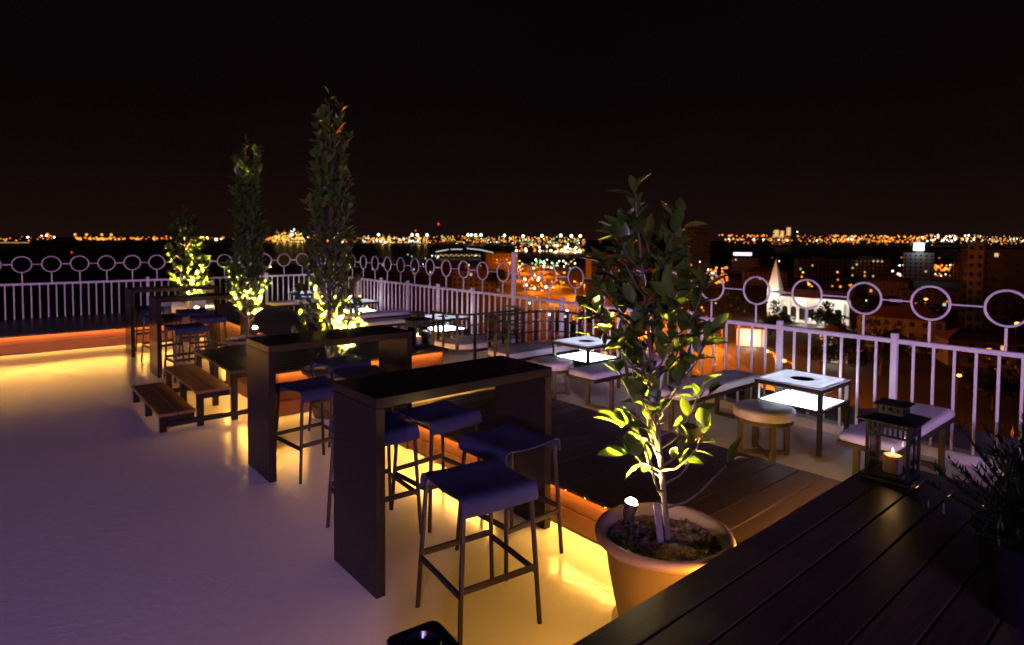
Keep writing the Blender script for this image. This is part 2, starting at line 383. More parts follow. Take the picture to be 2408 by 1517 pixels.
# ---- timber platforms with amber light slots
def platform(root, x0, x1, y0, y1, z, pitch, sides, rows, mat='deck_wood', along='X', border=False):
    th = 0.013 if border else 0.025; zf = z - th - 0.0015; ov = 0.045; gap = 0.009 if border else 0.007
    X0, X1, Y0, Y1 = x0 - ov, x1 + ov, y0 - ov, y1 + ov
    if along == 'X':
        xe = X1 - (0.105 if border else 0)
        bm = MB().box(0, xe - X0 - (0.012 if border else 0), 0, pitch - gap, -th, 0, 0.003).mesh('board', mat)
        y = Y1 - pitch
        while y > Y0 - 0.5 * pitch:
            put('board', bm, root, (X0, y, z)); y -= pitch
        if border:
            MB().box(xe, X1, Y0, Y1, z - th, z + 0.001, 0.003).build('border_board', mat, root)
    else:
        bm = MB().box(0, pitch - 0.007, 0, Y1 - Y0, -th, 0, 0.003).mesh('board', mat)
        x = X0
        while x < X1 - 0.5 * pitch:
            put('board', bm, root, (x, Y0, z)); x += pitch
    fh = (zf - 0.012) / rows
    for s in sides:
        for k in range(rows):
            a, b = 0.012 + k * fh, 0.012 + (k + 1) * fh - 0.006
            if k == rows - 1: b = zf
            if s == 'W': m = MB().box(x0, x0 + .022, y0, y1, a, b, .002)
            if s == 'E': m = MB().box(x1 - .022, x1, y0, y1, a, b, .002)
            if s == 'S': m = MB().box(x0 + .023, x1 - .023, y0, y0 + .022, a, b, .002)
            if s == 'N': m = MB().box(x0 + .023, x1 - .023, y1 - .022, y1, a, b, .002)
            m.build('fascia_board', 'fascia_y' if s in 'WE' else 'fascia_x', root)
        q, t, zo, zi = 0.016, 0.031, z - th - 0.0025, z - th - 0.0095      # tape tilted outwards; black sheet added behind it stops its rear light
        for off, nm, mt in ((0.0, 'led_strip', 'amber_led'), (0.0015, 'led_light_stop', 'black_metal')):
            if s == 'W': P = [(x0 - q, y0, zi), (x0 - q, y1, zi), (x0 - t, y1, zo), (x0 - t, y0, zo)]
            if s == 'E': P = [(x1 + q, y0, zi), (x1 + q, y1, zi), (x1 + t, y1, zo), (x1 + t, y0, zo)]
            if s == 'S': P = [(x0, y0 - q, zi), (x1, y0 - q, zi), (x1, y0 - t, zo), (x0, y0 - t, zo)]
            if s == 'N': P = [(x0, y1 + q, zi), (x1, y1 + q, zi), (x1, y1 + t, zo), (x0, y1 + t, zo)]
            if s == 'E' and nm == 'led_strip': mt = 'amber_led_lounge'
            MB().add([(a_, b_, c_ + off) for a_, b_, c_ in P], [(0, 1, 2, 3)]).build(nm, mt, root)
    # dark box added inside to block light in the board gaps, set back from the slots
    ins = 0.16
    if border:      # a short light strip under the board ends
        MB().add([(x1 - .20, y0 + .1, z - th - .03), (x1 - .12, y0 + .1, z - th - .03), (x1 - .12, y1 - .1, z - th - .03), (x1 - .20, y1 - .1, z - th - .03)], [(0, 1, 2, 3)]).build('led_strip', 'amber_led_dim', root)
    MB().box(x0 + ins, x1 - (0.24 if border else ins), y0 + ins, y1 - ins, 0.004, z - th - 0.002).build('light_block_box', 'table_laminate', root)

A = thing('deck_platform', 'low dark timber deck beside the nearest bar table, amber light under its edge', 'deck')
platform(A, 2.852, 4.25, 1.635, 5.05, 0.30, 0.167, 'WESN', 2)
C = thing('deck_platform', 'dark timber platform in the near corner carrying the lantern', 'deck')
platform(C, 0.95, 4.27, -0.45, 1.405, 0.50, 0.155, 'EN', 3, border=True)
B = thing('deck_platform', 'dark timber platform behind the wooden steps with a lantern at its corner', 'deck')
platform(B, 2.28, 4.38, 6.49, 8.30, 0.50, 0.16, 'WSE', 3)
B2 = thing('deck_platform', 'long dark timber platform running back past the far bar tables', 'deck')
platform(B2, 3.08, 4.38, 8.36, 13.7, 0.50, 0.16, 'WE', 3)
D = thing('deck_platform', 'amber-edged timber deck under the sea-side balustrade', 'deck')
platform(D, -7.0, 3.45, 12.52, 14.72, 0.33, 0.157, 'S', 2)

# ---- timber steps
st = thing('timber_steps', 'brown timber steps rising from the floor to the dark platform', 'steps', (1.22, 6.65, 0))
for k, (xa, zz) in enumerate(((0.0, 0.185), (0.335, 0.36), (0.66, 0.52))):
    w = 0.165
    pm = MB().box(0, w - .006, 0, 1.50, -.028, 0, .003).mesh('plank', 'step_wood' if k < 2 else 'deck_wood_y')
    for j in range(2): put('plank', pm, st, (xa + j * w, 0, zz))
    for yy in (0.02, 0.72, 1.42):
        MB().box(xa + .01, xa + .07, yy, yy + .06, 0, zz - .029, .003).build('post', 'table_laminate', st)
        MB().box(xa + .075, xa + 2 * w - .01, yy + .01, yy + .05, zz - .09, zz - .03, .003).build('bearer', 'table_laminate', st)
for yy in (0.0, 1.44):
    MB().box(.075, 1.03, yy + .012, yy + .052, .045, .095, .003).build('base_rail', 'table_laminate', st)

# ---- bar tables
def bar_table(loc, rz, label):
    t = thing('bar_table', label, 'bar table', loc, rz, 'dark waterfall bar tables')
    L, W, Ht, T = 1.27, 0.525, 1.065, 0.055
    MB().box(0, L, 0, W, Ht - T, Ht, .003).build('table_top', 'table_laminate', t)
    MB().box(0.001, T, 0.001, W - .001, 0, Ht - T - .0005, .003).build('side_panel', 'table_laminate', t)
    MB().box(L - T, L - .001, 0.001, W - .001, 0, Ht - T - .0005, .003).build('side_panel', 'table_laminate', t)
    return t
t1 = bar_table((1.515, 2.86, 0), 0, 'dark waterfall bar table nearest the camera with four stools')
t2 = copy_tree(t1, (1.62, 4.77, 0), 0, 'dark waterfall bar table with yellow leaf light on its top')
t3 = copy_tree(t1, (1.70, 9.30, 0), 0, 'far dark bar table just beyond the timber steps')
t4 = copy_tree(t1, (1.68, 11.15, 0), 0, 'farthest dark bar table below the small potted tree')

# ---- stools
def stool(loc, rz, label):
    s = thing('bar_stool', label, 'bar stool', loc, rz, 'blue sling bar stools')
    hy, hx = 0.195, 0.19; zt = 0.685; r = .0125
    for sy in (-1, 1):
        pts = [(-hx - .035, sy * (hy + .03), 0.0), (-hx, sy * hy, zt - .05)]
        for k in range(1, 5):
            a = k / 5 * math.pi / 2; pts.append((-hx + .05 * (1 - math.cos(a)), sy * hy, zt - .05 + .05 * math.sin(a)))
        pts.append((-hx + .05, sy * hy, zt)); q = [(-x, y, z) for x, y, z in reversed(pts)]
        MB().tube(pts + q, r, 8).build('leg_frame', 'stool_metal', s, smooth=True)
        fz = 0.285; f = .035 * (1 - fz / zt)
        MB().bar((-hx - f, sy * (hy + f * .85), fz), (hx + f, sy * (hy + f * .85), fz), .018, .034, .006).build('footrest', 'stool_metal', s)
    fz = 0.262; f = .035 * (1 - fz / zt)
    for sx in (-1, 1):
        MB().bar((sx * (hx + f), -hy - f * .8, fz), (sx * (hx + f), hy + f * .8, fz), .018, .034, .006).build('footrest', 'stool_metal', s)
    # sling seat: arch section in y, slight sag in the middle, drops over both tubes
    prof = []
    for k in range(7): a = k / 6 * math.pi / 2; prof.append((-hy - .018 + .0 - .012 * math.cos(a) * 1.0, zt - .075 + .095 * math.sin(a)))
    prof = [(-hy - .030, zt - .058), (-hy - .032, zt - .036), (-hy - .028, zt - .010), (-hy - .014, zt + .012), (-hy + .012, zt + .021)]
    mid = [(y, zt + .021 - .014 * (1 - (y / (hy - .01)) ** 2)) for y in (-.12, -.06, 0, .06, .12)]
    prof = prof + mid + [(-y, z) for y, z in reversed(prof)]
    n = len(prof); xs = [-hx - .02, -hx + .02, -.08, 0, .08, hx - .02, hx + .02]; v = []; f = []
    for x in xs:
        for y, z in prof: v.append((x, y, z + (0.004 if abs(x) > .15 else 0)))
    for x in xs:
        for y, z in prof: v.append((x, y * .97, z - .007 + (0.004 if abs(x) > .15 else 0)))
    m = len(xs); O = n * m
    for i in range(m - 1):
        for j in range(n - 1):
            a = i * n + j; f.append((a, a + 1, a + n + 1, a + n)); f.append((O + a, O + a + n, O + a + n + 1, O + a + 1))
    for j in range(n - 1):
        f.append((j, O + j, O + j + 1, j + 1)); a = (m - 1) * n + j; f.append((a, a + 1, O + a + 1, O + a))
    for i in range(m - 1):
        a = i * n; f.append((a, a + n, O + a + n, O + a)); a = i * n + n - 1; f.append((a, O + a, O + a + n, a + n))
    MB().add(v, f).build('sling_seat', 'stool_mesh', s, smooth=True)
    return s
S0 = stool((1.845, 2.42, 0), R(-7), 'blue sling bar stool standing nearest the camera, out from the table')
for x, y, a, lab in (
    (2.375, 2.80, 92, 'blue sling bar stool tucked beside the right leg of the nearest bar table'),
    (2.35, 3.55, 3, 'dark bar stool behind the nearest bar table, close to the deck edge'),
    (1.87, 3.56, -4, 'dark bar stool half hidden behind the left leg of the nearest bar table'),
    (2.00, 4.86, 6, 'blue sling stool at the second bar table, nearest its left leg'),
    (2.52, 5.02, -6, 'grey-blue sling stool at the second bar table, close to its right leg'),
    (2.60, 5.62, 2, 'yellow-lit sling stool pushed up to the far side of the second bar table'),
    (2.02, 9.10, 4, 'dark stool in front of the bar table just beyond the steps'),
    (2.50, 9.98, -3, 'dark stool behind the bar table just beyond the steps'),
    (1.98, 10.45, 5, 'dark stool standing between the two far bar tables'),
    (2.52, 11.0, -5, 'dark stool in front of the farthest bar table'),
    (2.05, 11.95, 2, 'dark stool behind the farthest bar table by the lit deck')):
    copy_tree(S0, (x, y, 0), R(a), lab)

# ---- lounge benches
def bench(loc, rz, label):
    t = thing('lounge_bench', label, 'bench', loc, rz, 'white cushioned lounge benches')
    L, W = 1.44, 0.40
    MB().box(0, L, 0, W, .362, .402, .004).build('seat_frame', 'black_metal', t)
    cushion(L - .02, W - .02, .062, (.01, .01, .403)).build('cushion', 'white_vinyl', t, smooth=True)
    for x in (0.30, 1.14):
        k = MB(); w = .042
        k.box(x, x + w, 0.005, .005 + w, 0.0, .361, .003).box(x, x + w, W - .005 - w, W - .005, 0.0, .361, .003).box(x + .0015, x + w - .0015, .005 + w, W - .005 - w, 0.0, .040, .003).box(x + .0015, x + w - .0015, .005 + w, W - .005 - w, .325, .361, .003)
        k.build('leg_frame', 'bronze_metal', t)
    return t
def cushion(lx, ly, h, o, nx=14, ny=6):
    v = []; f = []; rnd = random.Random(5)
    prof = [(0.0, 0.0), (-.006, .012), (-.006, h * .6), (0.003, h * .86), (.016, h), (.05, h * 1.06)]
    def ringpts(d, z):
        P = []; c = .025
        for i in range(nx): P.append((d + c + (lx - 2 * d - 2 * c) * i / (nx - 1), d, z))
        for i in range(ny): P.append((lx - d, d + c + (ly - 2 * d - 2 * c) * i / (ny - 1), z))
        for i in range(nx): P.append((lx - d - c - (lx - 2 * d - 2 * c) * i / (nx - 1), ly - d, z))
        for i in range(ny): P.append((d, ly - d - c - (ly - 2 * d - 2 * c) * i / (ny - 1), z))
        return P
    rings = [ringpts(d, z) for d, z in prof]; n = len(rings[0])
    for q in rings: v += [(x + o[0], y + o[1], z + o[2] + (rnd.uniform(-.0015, .0015))) for x, y, z in q]
    for i in range(len(rings) - 1):
        for k in range(n): f.append((i * n + k, i * n + (k + 1) % n, (i + 1) * n + (k + 1) % n, (i + 1) * n + k))
    f.append(tuple(range(n))); f.append(tuple((len(rings) - 1) * n + k for k in range(n)))
    return MB().add(v, f)
b0 = bench((4.86, 3.235, 0), 0, 'white cushioned bench between the near glowing table and the potted tree')
for x, y, lab in ((4.86, 4.36, 'white cushioned bench seen through the near potted tree, by the second glowing table'),
                  (4.84, 1.50, 'white cushioned bench behind the near lantern'),
                  (4.80, 0.52, 'white cushioned bench cut by the frame edge behind the dark bush'),
                  (4.86, 9.45, 'white cushioned bench beyond the third glowing table'),
                  (4.88, 10.45, 'far white cushioned bench beside the leafy tall tree'),
                  (4.70, 13.55, 'farthest white cushioned bench in front of the back balustrade')):
    copy_tree(b0, (x, y, 0), 0, lab)

# ---- round ottomans
def ottoman(loc, rz, label):
    t = thing('ottoman', label, 'ottoman', loc, rz, 'round white ottomans')
    MB().lathe([(.225, .345), (.25, .350), (.258, .36), (.258, .405), (.250, .425), (.232, .434), (.12, .440), (.0, .442)], 40, capt=False).build('cushion', 'white_vinyl', t, smooth=True)
    MB().lathe([(.235, .312), (.243, .312), (.243, .344), (.10, .344)], 40, capt=True).build('seat_ring', 'bronze_metal', t, smooth=True)
    for k in range(4):
        a = R(45 + 90 * k); c, s = math.cos(a), math.sin(a)
        M = Matrix.Translation((.205 * c, .205 * s, 0)) @ Matrix.Rotation(a, 4, 'Z')
        MB().box(-.021, .021, -.021, .021, 0, .312, .003, M).build('leg', 'bronze_metal', t)
    for k in range(2):
        a = R(45 + 90 * k); M = Matrix.Rotation(a, 4, 'Z')
        MB().box(-.184, .184, -.016, .016, .012 + .0, .042 - .002 * k, .003, M).build('stretcher', 'bronze_metal', t)
    return t
o0 = ottoman((5.20, 2.655, 0), R(3), 'round white ottoman in front of the near glowing table')
copy_tree(o0, (5.18, 5.33, 0), R(10), 'round white ottoman beside the right end of the nearest bar table')
copy_tree(o0, (5.16, 8.45, 0), R(20), 'round white ottoman seen behind the far lantern')
copy_tree(o0, (5.20, 11.7, 0), R(5), 'far round white ottoman behind the tall leafy tree')

# ---- glowing tables
def light_table(loc, label):
    t = thing('light_table', label, 'table', loc, 0, 'glowing glass-topped tables')
    L = .62; Ht = .60; w = .038
    for x in (0, L - w):
        for y in (0, L - w): MB().box(x, x + w, y, y + w, 0, Ht - .012, .003).build('leg', 'black_metal', t)
    k = MB()
    for z0, z1 in ((Ht - .05, Ht - .012), (.375, .40)):
        k.box(w, L - w, .004, w - .004, z0, z1, .002).box(w, L - w, L - w + .004, L - .004, z0, z1, .002).box(.004, w - .004, w, L - w, z0, z1, .002).box(L - w + .004, L - .004, w, L - w, z0, z1, .002)
    k.build('frame', 'black_metal', t)
    # top plate with a round opening
    n = 48; c = L / 2; rh = .105; v = []; f = []
    for z in (Ht - .011, Ht):
        for i in range(n):
            a = 2 * math.pi * i / n; v.append((c + rh * math.cos(a), c + rh * math.sin(a), z))
        for i in range(n):
            a = 2 * math.pi * i / n; q = c / max(abs(math.cos(a)), abs(math.sin(a))); v.append((c + (q - .001) * math.cos(a), c + (q - .001) * math.sin(a), z))
    for i in range(n):
        j = (i + 1) % n
        f += [(i, j, n + j, n + i), (2 * n + i, 3 * n + i, 3 * n + j, 2 * n + j), (i, 2 * n + i, 2 * n + j, j), (n + i, n + j, 3 * n + j, 3 * n + i)]
    MB().add(v, f).build('glass_top', 'frosted_glass', t)
    MB().lathe([(.0, Ht - .115), (.09, Ht - .115), (.104, Ht - .10), (.104, Ht - .004), (.099, Ht - .004), (.099, Ht - .09), (0, Ht - .09)], 32, (c, c), capb=False, capt=False).build('ice_well', 'black_glass', t, smooth=True)
    e = MB(); q = .012
    e.box(w * .9, L - w * .9, .036, .036 + q, Ht - .024, Ht - .013).box(w * .9, L - w * .9, L - .036 - q, L - .036, Ht - .024, Ht - .013)
    e.box(.036, .036 + q, .05, L - .05, Ht - .024, Ht - .013).box(L - .036 - q, L - .036, .05, L - .05, Ht - .024, Ht - .013)
    e.build('edge_light', 'table_edge_light', t)
    MB().box(.03, L - .03, .03, L - .03, .386, .394).build('light_shelf', 'table_light', t)
    MB().box(.028, L - .028, .028, L - .028, .376, .3855).build('shelf_pan', 'black_metal', t)
    return t
l0 = light_table((5.52, 2.30, 0), 'white glowing table with a black round well by the near bench')
for x, y, lab in ((5.50, 5.03, 'white glowing table between the leafy near tree and the curved settee'),
                  (5.45, 8.22, 'white glowing table behind the curved black settee backs'),
                  (5.50, 11.4, 'white glowing table beside the tall leafy tree'),
                  (5.45, 14.0, 'farthest white glowing table by the corner of the balustrade')):
    copy_tree(l0, (x, y, 0), 0, lab)

# ---- curved settees
def settee(loc, rz, label):
    t = thing('settee', label, 'settee', loc, rz, 'curved-back black settees')
    L, Dp, rad = 1.38, .64, .34
    def outline(ins=0.0, front=0.0):
        P = [(-L / 2 + ins, -Dp / 2 + front)]
        for k in range(0, 9): a = math.pi - k / 8 * math.pi / 2; P.append((-L / 2 + rad + (rad - ins) * math.cos(a), Dp / 2 - rad + (rad - ins) * math.sin(a)))
        for k in range(0, 9): a = math.pi / 2 - k / 8 * math.pi / 2; P.append((L / 2 - rad + (rad - ins) * math.cos(a), Dp / 2 - rad + (rad - ins) * math.sin(a)))
        P.append((L / 2 - ins, -Dp / 2 + front)); return P
    o = outline(.01)
    MB().prism(outline(.02), .315, .355).build('seat_frame', 'black_metal', t)
    k = MB(); oo = [outline(.03), outline(.022), outline(.022), outline(.03), outline(.06, .02)]; zz = [.356, .362, .415, .428, .434]
    n = len(oo[0]); v = []; f = []
    for q, z in zip(oo, zz): v += [(x, y, z) for x, y in q]
    for i in range(4):
        for j in range(n): f.append((i * n + j, i * n + (j + 1) % n, (i + 1) * n + (j + 1) % n, (i + 1) * n + j))
    f += [tuple(range(n)), tuple(4 * n + j for j in range(n))]
    k.add(v, f).build('cushion', 'white_vinyl', t, smooth=True)
    for z, h in ((.845, .03), (.70, .018), (.555, .018)):
        m = MB(); P = o; v = []; f = []
        for x, y in P:
            i_ = Vector((-x * .9, -y, 0)); i_ = i_.normalized() * .02 if i_.length else i_
            v += [(x, y, z - h / 2), (x, y, z + h / 2), (x + i_.x, y + i_.y, z + h / 2), (x + i_.x, y + i_.y, z - h / 2)]
        for i in range(len(P) - 1):
            for j in range(4): f.append((i * 4 + j, i * 4 + (j + 1) % 4, (i + 1) * 4 + (j + 1) % 4, (i + 1) * 4 + j))
        f += [(0, 1, 2, 3), tuple(4 * (len(P) - 1) + j for j in range(4))]
        m.add(v, f).build('back_rail', 'black_metal', t)
    # posts, evenly along the outline
    cum = [0]
    for i in range(1, len(o)): cum.append(cum[-1] + math.dist(o[i], o[i - 1]))
    N = 10
    for q in range(N):
        s = cum[-1] * q / (N - 1); i = max(j for j in range(len(o) - 1) if cum[j] <= s + 1e-9); u = (s - cum[i]) / max(1e-6, cum[i + 1] - cum[i])
        x = o[i][0] + (o[i + 1][0] - o[i][0]) * u; y = o[i][1] + (o[i + 1][1] - o[i][1]) * u
        a = math.atan2(o[i + 1][1] - o[i][1], o[i + 1][0] - o[i][0])
        M = Matrix.Translation((x * .982, y * .975, 0)) @ Matrix.Rotation(a, 4, 'Z')
        MB().box(-.024, .024, -.009, .009, 0.0 if q % 3 == 0 else .32, .83, .002, M).build('post', 'black_metal', t)
    for sx in (-1, 1): MB().box(sx * (L / 2 - .06) - .02, sx * (L / 2 - .06) + .02, -Dp / 2 + .03, -Dp / 2 + .07, 0, .314, .002).build('leg', 'black_metal', t)
    return t
se = settee((5.66, 6.25, 0), 0, 'curved black-railed settee facing the second glowing table')
copy_tree(se, (5.52, 7.12, 0), R(180), 'curved black-railed settee with its back to us beside the far lantern')

# ---- candle lanterns
def lantern(loc, rz, label, power):
    t = thing('candle_lantern', label, 'lantern', loc, rz, 'black candle lanterns')
    b = .13; h = .315; g = .095
    MB().box(-b, b, -b, b, 0, .022, .004).box(-b + .02, b - .02, -b + .02, b - .02, .0225, .034, .003).build('base', 'black_metal', t)
    for sx in (-1, 1):
        for sy in (-1, 1): MB().box(sx * (g + .01) - .009, sx * (g + .01) + .009, sy * (g + .01) - .009, sy * (g + .01) + .009, .0345, .034 + h, .002).build('corner_post', 'black_metal', t)
    for k in range(4):
        a = R(90 * k); M = Matrix.Rotation(a, 4, 'Z'); q = MB()
        q.box(-g, g, g + .004, g + .016, .262, .274, .001, M).box(-g, g, g + .004, g + .016, .335, .347, .001, M)
        for j in range(-3, 4): q.box(j * .026 - .005, j * .026 + .005, g + .005, g + .015, .2745, .3345, 0, M)
        q.build('slat_panel', 'black_metal', t)
        MB().box(-g + .001, g - .001, g - .002, g + .001, .036, .26, 0, M).build('glass_pane', 'clear_glass', t)
    r = MB(); zb = .034 + h
    r.add([(-.152, -.152, zb), (.152, -.152, zb), (.152, .152, zb), (-.152, .152, zb), (-.152, -.152, zb + .008), (.152, -.152, zb + .008), (.152, .152, zb + .008), (-.152, .152, zb + .008),
           (-.07, -.07, zb + .035), (.07, -.07, zb + .035), (.07, .07, zb + .035), (-.07, .07, zb + .035)],
          [(0, 1, 2, 3), (0, 1, 5, 4), (1, 2, 6, 5), (2, 3, 7, 6), (3, 0, 4, 7), (4, 5, 9, 8), (5, 6, 10, 9), (6, 7, 11, 10), (7, 4, 8, 11), (8, 9, 10, 11)])
    ro = r.build('roof', 'black_metal', t)
    q = MB(); z0 = zb + .036
    for k in range(4):
        M = Matrix.Rotation(R(90 * k), 4, 'Z')
        q.box(-.065, .065, .055, .064, z0, z0 + .022, 0, M).box(-.065, .065, .055, .064, z0 + .042, z0 + .052, 0, M)
        for j in (-2, -.8, .8, 2): q.box(j * .027 - .01, j * .027 + .01, .056, .063, z0 + .0222, z0 + .0418, 0, M)
    q.build('vent', 'black_metal', ro)
    MB().box(-.088, .088, -.088, .088, z0 + .0525, z0 + .060, .002).build('vent_cap', 'black_metal', ro)
    MB().tube([(.07, .0, z0 + .02), (.09, .02, z0 + .055), (.125, .03, z0 + .04), (.135, .03, z0 - .012)], .003, 6).build('handle', 'black_metal', t, smooth=True)
    c = MB().lathe([(.0, .035), (.046, .035), (.05, .040), (.05, .128), (.046, .134), (.036, .130), (.0, .124)], 28, capb=False, capt=False).build('candle', 'candle_wax', t, smooth=True)
    MB().tube([(0, 0, .124), (.001, 0, .138)], .0018, 6).build('wick', 'black_metal', c)
    MB().lathe([(.0, .134), (.006, .141), (.0075, .149), (.005, .162), (.0, .176)], 12, capb=False, capt=False).build('flame', 'flame', c, smooth=True)
    d = bpy.data.lights.new('candle_light', 'POINT'); d.energy = power; d.color = (1, .50, .17); d.shadow_soft_size = .012
    o = bpy.data.objects.new('candle_light', d); COL.objects.link(o); o.parent = t; o.location = (0, 0, .19)
    return t
lantern((4.055, 1.275, .5015), R(2), 'black slatted lantern with a lit candle on the near dark platform', .4)
lantern((4.20, 6.80, .5015), R(4), 'black lantern with a lit candle at the corner of the platform behind the bar tables', 1.6)

# ---- planter pots, trees, spot lamps
def pot(loc, Rm, hh, label):
    t = thing('planter_pot', label, 'plant pot', loc, 0, 'round clay planter pots'); s = Rm / .33; k = hh / .50
    MB().lathe([(.0, .012), (.195 * s, .012), (.205 * s, .03), (.235 * s, .16 * k), (.262 * s, .30 * k), (.282 * s, .44 * k), (.285 * s, .445 * k), (.29 * s, .448 * k)], 48, capb=False, capt=False).build('pot_body', 'terracotta', t, smooth=True)
    MB().lathe([(.285 * s, .446 * k), (.318 * s, .446 * k), (.330 * s, .458 * k), (.332 * s, .474 * k), (.322 * s, .492 * k), (.308 * s, .498 * k), (.292 * s, .494 * k), (.282 * s, .48 * k), (.274 * s, .43 * k), (.268 * s, .38 * k)], 48, capb=False, capt=False).build('rim', 'terracotta', t, smooth=True)
    v = []; f = []; rnd = random.Random(int(loc[1] * 97)); n = 36; rr = [.0, .05, .10, .15, .20, .245, .274]
    for i, r in enumerate(rr):
        for q in range(n):
            a = 2 * math.pi * q / n; v.append((r * s * math.cos(a), r * s * math.sin(a), .435 * k + rnd.uniform(-.011, .011) + .012 * (1 - r / .27)))
    for i in range(len(rr) - 1):
        for q in range(n): f.append((i * n + q, i * n + (q + 1) % n, (i + 1) * n + (q + 1) % n, (i + 1) * n + q))
    so = MB().add(v, f).build('soil', 'soil', t, smooth=True)
    cl = MB()
    for q in range(120):
        a = rnd.uniform(0, 6.28); r = .26 * s * math.sqrt(rnd.random()); z = rnd.uniform(.004, .013); c = Vector((r * math.cos(a), r * math.sin(a), .443 * k + .004))
        M = Matrix.Translation(c) @ Matrix.Rotation(rnd.uniform(0, 3), 4, Vector((rnd.random(), rnd.random(), .3))); cl.box(-z, z, -z * .7, z * .7, -z * .4, z * .4, z * .2, M)
    tag(cl.build('mulch', 'soil', so), kind='stuff')
    MB().lathe([(.0, .0), (.225 * s, .0), (.25 * s, .035), (.243 * s, .037), (.218 * s, .011), (.0, .011)], 40, capb=False, capt=False).build('saucer', 'saucer', t, smooth=True)
    return t
def leaf_mesh(L, W, bend, nm):
    v = []; f = []; N = 7
    for i in range(N):
        t = i / (N - 1); w = W * math.sin(math.pi * min(.985, max(.03, t ** .85))) ** .8; z = -bend * t * t * L
        v += [(-w / 2, t * L, z + w * .18), (0, t * L, z), (w / 2, t * L, z + w * .18)]
    for i in range(N - 1):
        for j in range(2): a = i * 3 + j; f.append((a, a + 1, a + 4, a + 3))
    # petiole
    v += [(-.0015, -.02, 0), (.0015, -.02, 0)]; q = len(v); f.append((q - 2, q - 1, 1))
    return MB().add(v, f).mesh(nm, 'leaf', True)
def potted_tree(base, z0, ztop, prof, nbr, label, seed, leafL, individual, per, trunk_r=.013, kink=None, low=()):
    rnd = random.Random(seed)
    t = thing('potted_tree', label, 'tree', (base[0], base[1], z0), 0, 'slim potted trees'); Ht = ztop - z0
    def trunk(u):
        x = .02 * math.sin(u * 5 + seed) + (kink[0] * u if kink else 0); y = .02 * math.cos(u * 4.3 + seed * 2) - .02 + (kink[1] * u if kink else 0)
        return Vector((x, y, Ht * u))
    tp = [trunk(i / 16 * .96) for i in range(17)]
    MB().tube(tp, [trunk_r * (1 - .72 * i / 16) for i in range(17)], 8).build('trunk', 'bark', t, smooth=True)
    lv = []
    br = MB()
    def spray(p, d, n, Lr):
        """leaves along a twig from p along d"""
        for k in range(n):
            u = (k + .5 + rnd.uniform(-.3, .3)) / n; q = p + d * (Lr * u)
            a = rnd.uniform(0, 6.28); s = d.cross(Vector((math.cos(a), math.sin(a), .3)));
            s = s.normalized() if s.length > 1e-3 else Vector((1, 0, 0))
            ax = (d.normalized() * rnd.uniform(.35, 1.1) + s * rnd.uniform(.5, 1.0) + Vector((0, 0, rnd.uniform(.0, .6)))).normalized()
            lv.append((q + ax * .012, ax, leafL * rnd.uniform(.68, 1.22)))
    ga = rnd.uniform(0, 6.28)
    for k in range(nbr):
        u = .10 + .86 * ((k + .5) / nbr) ** .9; ga += 2.4 + rnd.uniform(-.4, .4)
        wd = prof(u)
        if wd <= .01: continue
        p0 = trunk(u * .80); out = Vector((math.cos(ga), math.sin(ga), 0)); wd *= rnd.uniform(.65, 1.05)
        rise = Ht * rnd.uniform(.10, .19); P = [p0]
        for j in range(1, 5):
            w = j / 4; P.append(p0 + out * wd * (w ** .75) + Vector((rnd.uniform(-.012, .012), rnd.uniform(-.012, .012), rise * (w ** 1.25))))
        br.tube(P, [trunk_r * .42 * (1 - .15 * j) for j in range(5)], 5)
        for j in range(1, 4):
            spray(P[j], (P[j + 1] - P[j]) * 1.0, per if callable(per) is False else per(u), 1.0)
        spray(P[4], (P[4] - P[3]).normalized() * .05, max(2, per if callable(per) is False else per(u)), 1.0)
    for (dx, dy, za, ln, up, n) in low:
        p0 = trunk(za / Ht); P = [p0 + Vector((dx, dy, 0)) * w + Vector((0, 0, up * w)) for w in (0, .3, .6, 1)]
        br.tube(P, [trunk_r * .5 * (1 - .2 * j) for j in range(4)], 5); spray(P[1], P[3] - P[1], n, 1.0); spray(P[3], (P[3] - P[2]).normalized() * .04, 4, 1.0)
    spray(trunk(.86), trunk(1) - trunk(.86), 10, 1.0)
    br.build('branches', 'bark', t, smooth=True)
    def rotm(ax):
        up = Vector((rnd.uniform(-.5, .5), rnd.uniform(-.5, .5), 1)).normalized(); x = ax.cross(up); x = x.normalized() if x.length > 1e-3 else Vector((1, 0, 0)); z = x.cross(ax)
        return Matrix((x, ax, z)).transposed()
    rnd.shuffle(lv)
    vm = [leaf_mesh(1.0, .52, .18, 'leaf'), leaf_mesh(1.0, .46, .05, 'leaf'), leaf_mesh(1.0, .56, .30, 'leaf')]
    if individual:
        head = lv[:300]; rest = lv[300:]
        for i, (q, ax, L) in enumerate(head):
            o = put('leaf', vm[i % 3], t, q); o.rotation_euler = rotm(ax).to_euler(); o.scale = (L, L, L)
    else: rest = lv
    if rest:
        m = MB()
        for q, ax, L in rest:
            Mx = Matrix.Translation(q) @ rotm(ax).to_4x4() @ Matrix.Scale(L, 4); me = vm[rnd.randrange(3)]
            m.add([Mx @ w.co for w in me.vertices], [tuple(pp.vertices) for pp in me.polygons])
        tag(m.build('foliage', 'leaf', t, smooth=True), kind='stuff')
    return t
